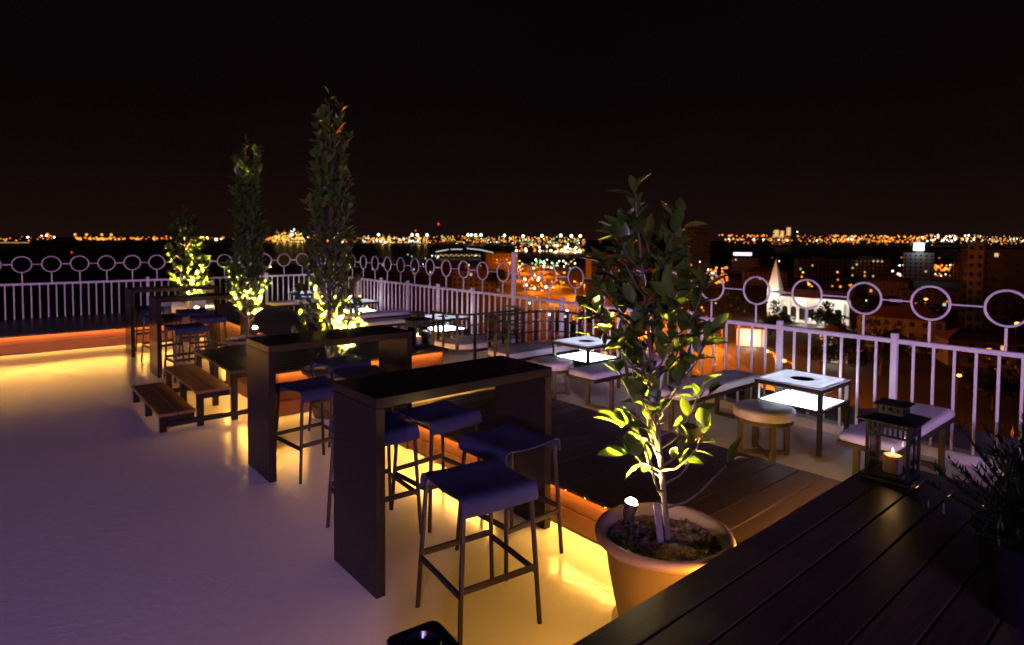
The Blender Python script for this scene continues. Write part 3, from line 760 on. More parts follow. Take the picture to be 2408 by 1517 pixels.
def spot_lamp(loc, target, power, label, ang=75):
    t = thing('garden_spotlight', label, 'spotlight', loc, 0, 'small pot spotlights')
    d = (Vector(target) - Vector(loc)).normalized(); q = d.to_track_quat('Z', 'Y').to_matrix().to_4x4()
    h = MB().lathe([(.0, -.075), (.022, -.075), (.03, -.05), (.034, .0), (.034, .006), (.03, .006), (.028, -.004), (.0, -.004)], 20, capb=False, capt=False)
    hm = MB().add([q @ Vector(v) for v in h.v], h.f); hm.build('lamp_head', 'black_metal', t, smooth=True)
    l = MB().lathe([(.0, -.002), (.029, -.002), (.028, .012), (.018, .024), (.0, .030)], 16, capb=False, capt=False); MB().add([q @ Vector(v) for v in l.v], l.f).build('lens', 'spot_bulb', t, smooth=True)
    MB().tube([(0, 0, -.03), (0, 0, -.17)], .008, 8).build('spike', 'black_metal', t, smooth=True)
    s = bpy.data.lights.new('spot_beam', 'SPOT'); s.energy = power; s.color = (1, .62, .12); s.spot_size = R(ang); s.spot_blend = .5; s.shadow_soft_size = .012
    o = bpy.data.objects.new('spot_beam', s); COL.objects.link(o); o.parent = t; o.location = d * .05; o.rotation_euler = d.to_track_quat('-Z', 'Y').to_euler()

pot((2.468, 1.752, 0), .33, .50, 'clay planter pot with a glowing spot lamp, in the foreground')
pot((2.75, 6.15, 0), .31, .54, 'clay pot behind the second bar table holding the tallest tree')
pot((2.70, 8.75, 0), .31, .52, 'clay pot beyond the steps holding the slim second-tallest tree')
pot((2.70, 12.14, 0), .32, .52, 'clay pot at the amber deck holding the smallest tree')

def prof4(u): return .05 + .30 * math.sin(math.pi * min(1, max(0, (u - .02) / .98)) ** .9) * (1.05 - .35 * u)
potted_tree((2.50, 1.775), .44, 2.15, lambda u: .27 if u < .6 else .27 - .26 * (u - .6), 38,
            'small dark-leaved tree in the foreground pot, lit yellow at its foot', 11, .112, True, lambda u: 0 if u < .25 else (1 if u < .48 else 4), .0155, kink=(-.13, .115),
            low=((-.14, .06, .34, .2, .08, 7), (.06, -.10, .36, .2, .10, 6), (-.08, .12, .44, .2, .10, 6)))
potted_tree((2.74, 6.19), .47, 3.40, lambda u: .34 * (1 - .55 * u), 66, 'tallest slim tree, glowing yellow low down behind the second bar table', 23, .098, True, 4, .020,
            low=((-.32, .10, .02, .3, .38, 14), (.32, -.08, .02, .3, .42, 16), (.05, -.32, .03, .3, .45, 16), (.20, .26, .04, .3, .5, 14), (.24, -.24, .05, .3, .62, 18), (-.2, -.24, .05, .3, .55, 14), (.34, .1, .1, .3, .6, 16)))
potted_tree((2.70, 8.78), .46, 3.22, lambda u: (0.30 * (1 - .55 * u) if u > .10 else .12), 50, 'slim second-tallest tree rising left of the tallest one', 37, .105, False, 5, .022)
potted_tree((2.70, 12.16), .46, 2.40, lambda u: .40 * (1 - .55 * u), 36, 'smallest and farthest tree above the far bar tables', 51, .105, False, 6, .02)
spot_lamp((2.385, 1.885, .60), (2.52, 1.80, 1.25), 1250, 'glowing spot lamp in the foreground clay pot', 95)
spot_lamp((2.92, 5.98, .62), (2.78, 6.17, 1.5), 19000, 'glowing spot lamp in the pot of the tallest tree', 95)
spot_lamp((2.83, 8.86, .62), (2.72, 8.78, 1.6), 13000, 'glowing spot lamp beside the twin trunks of the slim tree', 85)
spot_lamp((2.82, 11.98, .62), (2.70, 12.16, 1.4), 8500, 'glowing spot lamp in the farthest clay pot', 85)
# a bent grey spade-shaped stake beside the near trunk
tag(MB().bar((2.43, 1.74, .44), (2.475, 1.80, .60), .035, .012, .003).build('plant_stake', 'bronze_metal'), 'short flat brown stake leaning against the foreground tree trunk', 'stake')

# ---- juniper bush at the near right corner
def bush():
    t = thing('planter_bush', 'dark feathery bush in the bottom corner overhanging the platform', 'bush', (2.98, 0.40, .502))
    MB().lathe([(.0, .002), (.19, .002), (.24, .26), (.25, .30), (.22, .30), (.21, .26), (0, .26)], 28, capb=False, capt=False).build('pot', 'bin_plastic', t, smooth=True)
    rnd = random.Random(8); m = MB(); w = MB()
    for k in range(150):
        a = rnd.uniform(0, 6.28); el = rnd.uniform(.05, 1.35); L = rnd.uniform(.25, .46); d = Vector((math.cos(a) * math.cos(el), math.sin(a) * math.cos(el), math.sin(el)))
        p = Vector((0, 0, .27)); P = [p + d * (L * s) + Vector((0, 0, .05 * s * s)) for s in (0, .35, .7, 1)]
        w.tube(P, [.004, .003, .002, .001], 4)
        for j in range(60):
            s = .25 + .75 * rnd.random(); q = p + d * (L * s) + Vector((0, 0, .05 * s * s)); b = rnd.uniform(0, 6.28)
            n = (d * .8 + Vector((math.cos(b), math.sin(b), rnd.uniform(-.4, .8))) * .8).normalized(); l = rnd.uniform(.025, .055); sd = n.cross(Vector((.3, .2, 1))).normalized() * .005
            m.add([q - sd, q + sd, q + n * l], [(0, 1, 2)])
    w.build('stems', 'bush_leaf', t); tag(m.build('foliage', 'bush_leaf', t), kind='stuff')
bush()

# ---- ash bin, bottom edge of the picture
ab = thing('ash_bin', 'glossy black square ash bin with a round dish, at the bottom edge', 'ash bin', (1.04, 1.65, 0), R(-6))
MB().box(-.085, .085, -.085, .085, 0, .57, .006).build('body', 'bin_plastic', ab)
v = []; f = []; n = 40
for z, hs in ((.571, .095), (.597, .095), (.600, .090)):
    for i in range(n):
        a = 2 * math.pi * (i + .5) / n; q = hs / (abs(math.cos(a)) ** 8 + abs(math.sin(a)) ** 8) ** (1 / 8); v.append((q * math.cos(a), q * math.sin(a), z))
for rr, z in ((.062, .600), (.058, .606), (.052, .604), (.044, .585), (.0, .58)):
    for i in range(n):
        a = 2 * math.pi * (i + .5) / n; v.append((rr * math.cos(a), rr * math.sin(a), z))
for k in range(7):
    for i in range(n): f.append((k * n + i, k * n + (i + 1) % n, (k + 1) * n + (i + 1) % n, (k + 1) * n + i))
f.append(tuple(range(n)))
MB().add(v, f).build('lid', 'bin_plastic', ab, smooth=True)

# ---- white wedge lounge seat on the sea-side deck
ws = thing('wedge_lounger', 'pale wedge-backed lounge seat on the far deck behind the small tree', 'lounge seat', (3.05, 13.55, .332), R(10))
poly = [(-.45, 0), (.45, 0), (.36, .70), (.18, .74), (.02, .34), (-.45, .28)]
m = MB(); n = len(poly); m.add([(x, -.3, z) for x, z in poly] + [(x, .3, z) for x, z in poly], [tuple(range(n)), tuple(range(n, 2 * n))] + [(i, (i + 1) % n, n + (i + 1) % n, n + i) for i in range(n)])
m.build('shell', 'white_vinyl', ws)
cushion(.44, .50, .05, (-.44, -.25, .285)).build('cushion', 'white_vinyl', ws, smooth=True)

# ================================================================== the town below
GZ = -32.0
YAW = 40.413
def bearing(px): return YAW + math.degrees(math.atan((px - 1204) / 1449.0))
def town(bd, dist, z=GZ): a = R(bd); return Vector((math.sin(a) * dist, math.cos(a) * dist, z))
def sea_dist(py): return 33.9 * 1449.0 / (py - 561)
struct('ground', MB().box(-60, 1500, -900, 760, GZ - 3, GZ), 'town_ground')
struct('sea', MB().add([(-9000, -9000, GZ - 1.5), (16000, -9000, GZ - 1.5), (16000, 16000, GZ - 1.5), (-9000, 16000, GZ - 1.5)], [(0, 1, 2, 3)]), 'sea_water')
fs = MB(); ang = [R(-35 + 3 * i) for i in range(52)]
rnd = random.Random(3)
inner = [town(math.degrees(a), 3500 + 160 * math.sin(a * 9), GZ - 2) for a in ang]; outer = [town(math.degrees(a), 6800, GZ + 12) for a in ang]
mid_ = [town(math.degrees(a), 3540 + 160 * math.sin(a * 9), GZ + 3) for a in ang]
N = len(ang); fs.add(inner + mid_ + outer, [(i, i + 1, N + i + 1, N + i) for i in range(N - 1)] + [(N + i, N + i + 1, 2 * N + i + 1, 2 * N + i) for i in range(N - 1)])
struct('far_shore', fs, 'town_ground')

# road: centre line
RD = [Vector(q) for q in ((70, 22), (95, 45), (121, 72), (178, 126), (250, 254), (330, 360), (423, 462), (560, 640))]
def offs(i, w):
    a = RD[max(0, i - 1)]; b = RD[min(len(RD) - 1, i + 1)]; t = (b - a).normalized(); return Vector((RD[i].x - t.y * w, RD[i].y + t.x * w))
def strip(w0, w1, z):
    v = []; f = []
    for i in range(len(RD)):
        p, q = offs(i, w0), offs(i, w1); v += [(p.x, p.y, z), (q.x, q.y, z)]
    for i in range(len(RD) - 1): f.append((2 * i, 2 * i + 1, 2 * i + 3, 2 * i + 2))
    return MB().add(v, f)
struct('road', strip(-11, 11, GZ + .03), 'asphalt')
struct('pavement', MB().add(*(lambda a, b: (a.v + b.v, a.f + [tuple(i + len(a.v) for i in q) for q in b.f]))(strip(-13.8, -11.1, GZ + .15), strip(11.1, 13.8, GZ + .15))), 'town_wall_grey')
rl = MB(); acc = 0
for i in range(len(RD) - 1):
    d = RD[i + 1] - RD[i]; L = d.length; t = d / L; s = 2.0
    while s < L - 4:
        a = RD[i] + t * s; b = a + t * 4; nn = Vector((-t.y, t.x)) * .15; rl.add([(a.x + nn.x, a.y + nn.y, GZ + .036), (b.x + nn.x, b.y + nn.y, GZ + .036), (b.x - nn.x, b.y - nn.y, GZ + .036), (a.x - nn.x, a.y - nn.y, GZ + .036)], [(0, 1, 2, 3)]); s += 10
struct('road_marking', rl, 'road_paint')

lamp_pole = MB().tube([(0, 0, 0), (0, 0, 7.5), (.5, 0, 8.6), (2.0, 0, 9.0)], .11, 6).mesh('pole', 'town_dark')
lamp_head = MB().lathe([(.0, -.30), (.40, -.22), (.50, 0), (.36, .22), (.0, .28)], 10, capb=False, capt=False).mesh('lamp_head', 'lamp_orange', True)
def street_lamp(x, y, rz, power, label='orange sodium street lamp beside the road through the town', scale=1.0):
    t = thing('street_lamp', label, 'street lamp', (x, y, GZ), rz, 'sodium street lamps of the town')
    put('pole', lamp_pole, t); put('lamp_head', lamp_head, t, (2.0, 0, 8.9), scale=(scale,) * 3)
    if power:
        d = bpy.data.lights.new('sodium_light', 'POINT'); d.energy = power; d.color = (1, .19, .008); d.shadow_soft_size = .5
        o = bpy.data.objects.new('sodium_light', d); COL.objects.link(o); o.parent = t; o.location = (2.0, 0, 8.3)
ORD = ('first second third fourth fifth sixth seventh eighth ninth tenth eleventh twelfth thirteenth fourteenth fifteenth sixteenth seventeenth eighteenth nineteenth '
       'twentieth twenty-first twenty-second twenty-third twenty-fourth twenty-fifth twenty-sixth').split()
lamp_no = 0
for i in range(1, len(RD) - 1):
    d = RD[i + 1] - RD[i]; L = d.length; t = d / L; s = 6.0 if i else 0; k = 0
    while s < L:
        p = RD[i] + t * s; sg = 1 if (k + i) % 2 else -1; q = p + Vector((-t.y, t.x)) * 13.5 * sg; a = math.atan2(t.y, t.x) + (math.pi / 2 if sg < 0 else -math.pi / 2)
        far = p.length > 380
        street_lamp(q.x, q.y, a, (9000 if i == 1 else 42000) if not far else 60000, label='orange sodium street lamp, ' + ORD[lamp_no % 26] + ' along the orange road counting from the terrace', scale=1.0 if not far else 1.6); lamp_no += 1; s += 26 if not far else 55; k += 1

def near_lamp(px, py_base, power, label, sc=1.0):
    p = town(bearing(px), sea_dist(py_base) / math.cos(R(bearing(px) - YAW))); street_lamp(p.x, p.y, R(200), power * .12, label, sc)
near_lamp(2262, 985, 900, 'lone orange street lamp glowing low behind the near balustrade', .8)
for px, py, pw, where in ((1690, 690, 9000, 'lowest lamp of the orange cluster above the road'), (1680, 668, 9000, 'middle lamp of the orange cluster above the road'), (1700, 652, 9000, 'top lamp of the orange cluster above the road'),
        (2205, 640, 9000, 'right of the block with the white rooftop box'), (2185, 632, 8000, 'close under the white rooftop box'), (2225, 648, 9000, 'between the white rooftop box and the slender tower'),
        (1905, 700, 5000, 'just right of the church spire'), (1890, 662, 6000, 'behind the church spire'), (2010, 705, 6000, 'behind the right end of the church roof'), (2180, 745, 2500, 'below the row of arched windows'),
        (2290, 745, 3000, 'at the foot of the slender tower'), (2395, 820, 1600, 'at the right edge under the last ring'), (2330, 905, 700, 'low between the last near balusters'), (1540, 690, 5000, 'hidden among the leaves of the foreground tree'),
        (1330, 668, 9000, 'behind the railing left of the foreground tree'), (1300, 650, 9000, 'inside the ring right of the tall railing post'), (1560, 640, 8000, 'behind the crown of the foreground tree')):
    near_lamp(px, py, pw, 'orange town lamp ' + where, 1.3)

# buildings -------------------------------------------------------
def window_mesh(w, h, mat): return MB().box(-w / 2, w / 2, -.06, .0, -h / 2, h / 2).mesh('window', mat)
WM = {k: window_mesh(1.3, 1.5, k) for k in ('pane_dark', 'window_warm', 'window_cool')}
def building(px, py, w, dp, h, label, wall='town_wall', roof='flat', lit=3, cols=None, rows=None, seed=0, turn=0.0, dist=None, name='town_building'):
    b = bearing(px); D = dist or sea_dist(py) / math.cos(R(b - YAW)); p = town(b, D)
    t = thing(name, label, 'building', p, -R(b) + turn)          # local -Y faces the terrace
    MB().box(-w / 2, w / 2, 0, dp, 0, h, .1).build('wall', wall, t)
    if roof == 'hip':
        rr = min(w, dp) * .22; MB().add([(-w / 2 - .5, -.5, h + .02), (w / 2 + .5, -.5, h + .02), (w / 2 + .5, dp + .5, h + .02), (-w / 2 - .5, dp + .5, h + .02), (-w / 4, dp / 2, h + rr), (w / 4, dp / 2, h + rr)],
            [(0, 1, 2, 3), (0, 1, 5, 4), (1, 2, 5), (2, 3, 4, 5), (3, 0, 4)]).build('roof', 'town_roof', t)
    else:
        k = MB().box(-w / 2 - .15, w / 2 + .15, -.15, .25, h + .01, h + .9).box(-w / 2 - .15, w / 2 + .15, dp - .25, dp + .15, h + .01, h + .9).box(-w / 2 - .15, -w / 2 + .25, .26, dp - .26, h + .01, h + .9).box(w / 2 - .25, w / 2 + .15, .26, dp - .26, h + .01, h + .9)
        k.box(-w * .12, w * .16, dp * .35, dp * .65, h + .01, h + 2.6); k.build('parapet', wall, t)
    rnd = random.Random(seed * 7 + 1); cols = cols or max(2, int(w / 3.2)); rows = rows or max(1, int(h / 3.2)); cells = [(i, j) for i in range(cols) for j in range(rows)]
    if len(cells) > 70: cells = rnd.sample(cells, 70)
    on = set(rnd.sample(range(len(cells)), min(lit, len(cells))))
    for n, (i, j) in enumerate(cells):
        m = rnd.choice(('window_warm', 'window_warm', 'window_cool')) if n in on else 'pane_dark'
        put('window', WM[m], t, (-w / 2 + (i + .5) * w / cols, -.015, (j + .55) * h / rows))
    return t
BL = [
 (1630, 640, 34, 20, 46, 'tall dark slab block behind the foreground tree crown', 'town_wall_grey', 'flat', 2),
 (1480, 640, 30, 18, 28, 'dark block with red-lit floors left of the foreground tree', 'town_wall', 'flat', 4),
 (1420, 655, 22, 16, 20, 'dim brown flat-roofed block above the orange junction', 'town_wall', 'flat', 2),
 (1560, 668, 24, 14, 13, 'low pale house behind the foreground tree', 'town_wall', 'hip', 1),
 (1750, 640, 26, 16, 15, 'dark low block below the violet roof sign', 'town_wall_grey', 'flat', 0),
 (1800, 668, 30, 16, 10, 'long red-roofed house left of the church spire', 'town_wall', 'hip', 1),
 (1930, 650, 36, 20, 16, 'wide dark block behind the church roof', 'town_wall_grey', 'flat', 2),
 (2030, 648, 40, 18, 17, 'dark office block with two rows of small lit windows', 'town_wall_grey', 'flat', 9),
 (2090, 690, 22, 14, 9, 'hip-roofed house right of the church', 'town_wall', 'hip', 1),
 (2160, 655, 22, 14, 23, 'grey block with a white rooftop box', 'town_wall_grey', 'flat', 1),
 (2215, 720, 34, 12, 8, 'long pale building with a row of arched windows', 'town_wall', 'flat', 1),
 (2295, 775, 5.0, 7, 33, 'slender pale stair tower at the right of the town', 'town_wall', 'flat', 0),
 (2368, 760, 30, 16, 30, 'big dark apartment slab right of the slender tower', 'town_dark', 'flat', 3),
 (2290, 650, 30, 16, 24, 'brown mid-rise behind the slender tower', 'town_wall', 'flat', 2),
 (2120, 820, 24, 14, 10, 'dark hip-roofed house seen between the near balusters', 'town_wall', 'hip', 1),
 (2330, 860, 18, 12, 7, 'small dim house low behind the right balustrade', 'town_wall', 'hip', 1),
 (1440, 850, 20, 14, 7, 'orange-lit shop-house on the near side of the road', 'town_wall', 'hip', 3),
 (1120, 690, 30, 16, 13, 'dark waterfront block behind the settee', 'town_wall_grey', 'flat', 3),
 (1050, 660, 30, 16, 12, 'unlit waterfront shed behind the lounge railing', 'town_dark', 'hip', 1),
 (960, 650, 26, 16, 11, 'waterfront block left of the sparkling lamp', 'town_wall_grey', 'flat', 2),
 (1180, 640, 34, 18, 18, 'brown block rising beside the tall railing post', 'town_wall', 'flat', 2),
 (880, 640, 34, 16, 12, 'low dark quay building behind the tallest tree', 'town_dark', 'flat', 2),
]
for i, (px, py, w, dp, h, lab, wall, roof, lit) in enumerate(BL):
    building(px, py, w, dp, h, lab, wall, roof, lit, seed=i, turn=random.Random(i).uniform(-.35, .35))
rb = [o for o in bpy.data.objects if o.get('label', '') == 'grey block with a white rooftop box'][0]
MB().box(-4, 4, 2, 9, 25.7, 33).build('rooftop_box', 'town_white', rb)
d = bpy.data.lights.new('rooftop_flood', 'POINT'); d.energy = 6000; d.color = (.8, .9, 1); d.shadow_soft_size = .3
o = bpy.data.objects.new('rooftop_flood', d); COL.objects.link(o); o.parent = rb; o.location = (0, -4, 28)
p = town(bearing(1746), 700, GZ + 17.5)
tag(MB().box(-9, 9, -.3, .3, 0, 3).build('roof_sign', 'sign_violet', None, p), 'small violet-white lit roof sign far above the dark blocks', 'sign').rotation_euler = (0, 0, -R(bearing(1746)))

# church
def church():
    b = bearing(1905); D = sea_dist(757) / math.cos(R(b - YAW)); p = town(b, D)
    t = thing('church', 'floodlit white church with a pointed spire and an arcaded flank', 'church', p, -R(b) - .30)
    w, dp, h = 30, 13, 9.0
    MB().box(-w / 2, w / 2, 0, dp, 0, h, .05).build('wall', 'town_white', t)
    MB().box(-w / 2 - .6, w / 2 + .6, -.6, dp + .6, h + .01, h + 1.5, .1).build('cornice', 'town_white', t)
    MB().add([(-w / 2, .3, h + 1.52), (w / 2, .3, h + 1.52), (w / 2, dp - .3, h + 1.52), (-w / 2, dp - .3, h + 1.52), (-w / 2, dp / 2, h + 4.4), (w / 2, dp / 2, h + 4.4)], [(0, 1, 5, 4), (2, 3, 4, 5), (1, 2, 5), (3, 0, 4), (0, 1, 2, 3)]).build('roof', 'town_roof', t)
    tw = MB().box(-w / 2 - 1.5, -w / 2 + 3.5, -1.2, 3.8, 0, h + 5.0, .08).build('tower', 'town_white', t)
    cx, cy = -w / 2 + 1, 1.3; z = h + 5.02
    MB().add([(cx - 2.3, cy - 2.3, z), (cx + 2.3, cy - 2.3, z), (cx + 2.3, cy + 2.3, z), (cx - 2.3, cy + 2.3, z), (cx, cy, z + 12)], [(0, 1, 4), (1, 2, 4), (2, 3, 4), (3, 0, 4), (0, 1, 2, 3)]).build('spire', 'town_white', tw)
    n = 7
    def arch(wd, ht):
        P = [(-wd / 2, 0), (wd / 2, 0)] + [(wd / 2 * math.cos(a), ht - wd / 2 + wd / 2 * math.sin(a)) for a in [math.pi * k / 10 for k in range(11)]]
        m = len(P); return MB().add([(x, -.04, z) for x, z in P] + [(x, .3, z) for x, z in P], [tuple(range(m)), tuple(range(m, 2 * m))] + [(i, (i + 1) % m, m + (i + 1) % m, m + i) for i in range(m)]).mesh('arched_opening', 'pane_dark')
    am = arch(2.3, 5.4)
    for i in range(n): put('arched_opening', am, t, (-w / 2 + 5.2 + i * (w - 6) / n + .4, 0, 1.2))
    for i in range(n + 1): MB().box(-w / 2 + 3.6 + i * (w - 6) / n, -w / 2 + 4.4 + i * (w - 6) / n, -.55, -.001, 0, h, .05).build('pilaster', 'town_white', t)
    for x, e, y, zz in ((-14, 7000, -6, 7.0), (-8, 3500, -5, 1.2), (-1, 3500, -5, 1.2), (6, 3500, -5, 1.2), (12, 3500, -5, 1.2), (-14, 5000, -6, 14), (-3, 2500, -3.5, 9.5), (5, 2500, -3.5, 9.5), (12, 2500, -3.5, 9.5)):
        d = bpy.data.lights.new('church_flood', 'POINT'); d.energy = e * .24; d.color = (.95, 1, .82); d.shadow_soft_size = .25
        o = bpy.data.objects.new('church_flood', d); COL.objects.link(o); o.parent = t; o.location = (x, y, zz)
church()
def pavilion(px, py, w, h, label, e, col):
    b = bearing(px); D = sea_dist(py) / math.cos(R(b - YAW)); p = town(b, D); t = thing('pavilion', label, 'building', p, -R(b))
    MB().box(-w / 2, w / 2, 0, w * .7, 0, h, .05).build('wall', 'town_white', t)
    MB().add([(-w / 2 - .8, -.8, h + .01), (w / 2 + .8, -.8, h + .01), (w / 2 + .8, w * .7 + .8, h + .01), (-w / 2 - .8, w * .7 + .8, h + .01), (0, w * .35, h + w * .22)], [(0, 1, 4), (1, 2, 4), (2, 3, 4), (3, 0, 4), (0, 1, 2, 3)]).build('roof', 'town_roof', t)
    for i in range(5): MB().box(-w / 2 + (i + .1) * w / 5, -w / 2 + (i + .1) * w / 5 + .35, -.5, -.01, 0, h, .05).build('pilaster', 'town_white', t)
    put('door', WM['pane_dark'], t, (0, -.02, 1.3))
    d = bpy.data.lights.new('facade_flood', 'POINT'); d.energy = e; d.color = col; d.shadow_soft_size = .3
    o = bpy.data.objects.new('facade_flood', d); COL.objects.link(o); o.parent = t; o.location = (0, -4.5, 2.2)
pavilion(1770, 812, 8.5, 5.6, 'small cream pavilion glowing behind the balusters by the orange road', 1800, (1, .88, .62))
pavilion(1966, 850, 7.0, 8.5, 'narrow floodlit white house front below the church', 500, (.95, 1, .78))

# cars on the road
def car(i, s, side, mat, lab):
    d = RD[i + 1] - RD[i]; L = d.length; t_ = d / L; p = RD[i] + t_ * s; q = p + Vector((-t_.y, t_.x)) * side
    t = thing('parked_car' if abs(side) > 9 else 'car', lab, 'car', (q.x, q.y, GZ + .03), math.atan2(t_.y, t_.x) + (math.pi if side > 0 else 0), 'cars on the town road')
    P = [(-2.1, .35), (2.1, .35), (2.12, .75), (1.2, .92), (.55, 1.42), (-1.0, 1.45), (-1.75, .98), (-2.12, .9)]
    n = len(P); MB().add([(x, -.85, z) for x, z in P] + [(x, .85, z) for x, z in P], [tuple(range(n)), tuple(range(n, 2 * n))] + [(k, (k + 1) % n, n + (k + 1) % n, n + k) for k in range(n)]).build('body', mat, t)
    for x in (-1.3, 1.3):
        for y in (-.8, .8): MB().tube([(x, y - .12, .32), (x, y + .12, .32)], .32, 12).build('wheel', 'pane_dark', t)
    for y in (-.6, .6):
        MB().box(2.1, 2.2, y - .2, y + .2, .55, .78).build('headlight', 'lamp_white', t); MB().box(-2.2, -2.11, y - .2, y + .2, .6, .8).build('tail_light', 'lamp_red', t)
car(2, 22, 4, 'car_paint', 'dark car with lit headlights nearest on the orange road'); car(3, 10, 5, 'car_paint', 'second dark car on the orange road behind the foreground tree')
car(3, 62, 4, 'car_red', 'red car under the orange lamps'); car(3, 95, -4, 'car_paint', 'dark car leading away near the traffic lights')
car(4, 40, 4, 'car_paint', 'distant car with lit headlights beyond the junction'); car(4, 75, -5, 'car_red', 'distant red car driving away beyond the junction')
for k, (px, py) in enumerate(((1246, 742), (1272, 762))):
    b = bearing(px); p = town(b, sea_dist(py) / math.cos(R(b - YAW))); t = thing('traffic_light', ('left' if k == 0 else 'right') + ' one of two green traffic lights over the orange junction', 'traffic light', p, -R(b), 'green traffic lights at the junction')
    MB().tube([(0, 0, 0), (0, 0, 5)], .09, 6).build('pole', 'town_dark', t); MB().box(-.3, .3, -.2, .2, 5.01, 6.3).build('housing', 'town_dark', t)
    MB().lathe([(.0, -.55), (.38, -.4), (.5, 0), (.38, .4), (0, .55)], 10, capb=False, capt=False).build('green_lens', 'lamp_teal', t, (0, -.35, 5.5))

# town trees
def tree_proto(seed):
    rnd = random.Random(seed); m = MB()
    for c in range(16):
        q = Vector((rnd.gauss(0, 1.9), rnd.gauss(0, 1.9), 5.5 + rnd.gauss(0, 1.5)))
        for k in range(90):
            d = Vector((rnd.gauss(0, 1), rnd.gauss(0, 1), rnd.gauss(0, .8))) * .75; a = Vector((rnd.gauss(0, 1), rnd.gauss(0, 1), rnd.gauss(0, 1))).normalized() * .38; b_ = a.cross(Vector((.3, .5, .8))).normalized() * .22
            m.add([q + d - a, q + d + b_, q + d + a, q + d - b_], [(0, 1, 2, 3)])
    tr = MB().tube([(0, 0, 0), (.1, 0, 2), (.2, .1, 4), (.1, .3, 6)], [.35, .28, .2, .08], 7)
    for k in range(5):
        a = k * 1.3; tr.tube([(.1, .05, 2.6 + .3 * k), (math.cos(a) * 1.3, math.sin(a) * 1.3, 4.4 + .3 * k)], [.14, .05], 5)
    return m.mesh('crown', 'bush_leaf'), tr.mesh('trunk', 'bark')
TP = [tree_proto(k) for k in (1, 2, 3)]
for k, (px, py, sc, lab) in enumerate((
    (1945, 778, 1.25, 'dark street tree in front of the church arcade'), (1985, 800, 1.0, 'dark tree right of the church arcade'), (2060, 790, 1.4, 'broad dark tree right of the church'),
    (1830, 790, 1.3, 'dark tree left of the church tower'), (1720, 760, 1.5, 'big dark tree between the road and the pavilion'), (1990, 880, 1.2, 'leafy tree shading the narrow white house front'),
    (1935, 870, 1.0, 'small tree left of the narrow white house front'), (1400, 800, 1.4, 'dark round tree beside the orange road behind the settee'), (1330, 840, 1.3, 'dark tree low behind the settee rails'), (2200, 800, 1.5, 'dark tree below the arched-window building'),
    (2080, 880, 1.5, 'dark tree behind the near balusters'), (1170, 690, 1.6, 'green-lit tree by the waterfront'), (2350, 960, 1.1, 'dark tree at the foot of the lone orange lamp'))):
    b = bearing(px); p = town(b, sea_dist(py) / math.cos(R(b - YAW))); t = thing('town_tree', lab, 'tree', p, k * 1.1, 'trees of the town'); c, tr = TP[k % 3]
    put('crown', c, t, scale=(sc,) * 3); put('trunk', tr, t, scale=(sc,) * 3)

# distant lights --------------------------------------------------
def orb(m, c, r, n=6):
    m.lathe([(0.001, c[2] - r), (r * .87, c[2] - r * .5), (r * .87, c[2] + r * .5), (0.001, c[2] + r)], n, (c[0], c[1]))
class Lights:
    def __init__(s): s.m = {}
    def at(s, px, py, mat, r, D):
        b = bearing(px); dd = D / math.cos(R(b - YAW)); z = 1.9 + (561 - py) / 1449 * D
        p = town(b, dd, max(z, GZ + r)); orb(s.m.setdefault(mat, MB()), p, r)
    def done(s, name, label, cat):
        for mat, m in s.m.items():
            tag(m.build(name, mat), label + ' (' + mat.replace('lamp_', '') + ' ones)', cat, kind='stuff')
LT = Lights(); rnd = random.Random(77)
def scatter(x0, x1, y0, y1, n, mats, r0, r1, D):
    for k in range(n): LT.at(rnd.uniform(x0, x1), rnd.uniform(y0, y1), rnd.choice(mats), rnd.uniform(r0, r1), D * rnd.uniform(.97, 1.05))
O, AM, YE, WH, CO, GR = 'lamp_orange_far', 'lamp_amber', 'lamp_yellow', 'lamp_white', 'lamp_cool', 'lamp_green'
scatter(0, 30, 566, 571, 3, [O], 4, 6, 3600); scatter(60, 130, 561, 566, 9, [O, O, WH], 3, 5, 3600)
for x in (112, 177, 204, 240, 262): LT.at(x, 558, AM, 7, 3600)
scatter(180, 262, 564, 569, 26, [O, AM, AM], 4, 7, 3600); scatter(265, 420, 565, 569, 16, [O, O, AM], 4, 6, 3600); scatter(330, 420, 561, 566, 7, [O, AM], 4, 6, 3600)
scatter(455, 530, 562, 570, 12, [AM, O, WH], 3, 6, 3600); scatter(600, 640, 563, 570, 6, [O, AM], 4, 7, 3600)
scatter(640, 722, 556, 574, 85, [YE, AM, AM, YE, O], 2.5, 5.5, 3600); scatter(655, 715, 546, 558, 14, [YE, YE, CO], 2.5, 4.5, 3600); LT.at(686, 555, WH, 8, 3600); LT.at(692, 543, CO, 5, 3600)
scatter(722, 840, 560, 572, 26, [AM, O, WH, YE], 3, 5.5, 3600)
for x, y in ((794, 554), (890, 554), (969, 554), (981, 554), (1004, 554), (1100, 553), (1108, 553), (1118, 554), (1131, 553), (1186, 554), (1230, 555), (1274, 554), (1318, 553), (1343, 554), (1364, 554)): LT.at(x, y, WH, 7.5, 3600)
scatter(860, 1010, 560, 573, 75, [AM, O, YE, YE, CO], 3, 5, 3600); scatter(1020, 1190, 556, 570, 60, [AM, O, YE, O, AM, GR], 2.5, 4.2, 3600)
scatter(1180, 1375, 556, 575, 95, [AM, O, YE, O, AM, GR], 2.5, 4.2, 3600); scatter(1210, 1372, 574, 600, 80, [AM, WH, YE, O], 1.6, 2.6, 1600)
scatter(1300, 1372, 584, 600, 50, [WH, AM, YE], 1.3, 2.2, 1500)
scatter(1690, 1800, 549, 552, 18, [O, AM], 4, 6, 3900); scatter(1700, 2020, 558, 562, 46, [AM, YE, O, CO], 3.5, 5.5, 3900); scatter(1810, 1880, 540, 555, 8, [YE, CO], 3, 5, 3900)
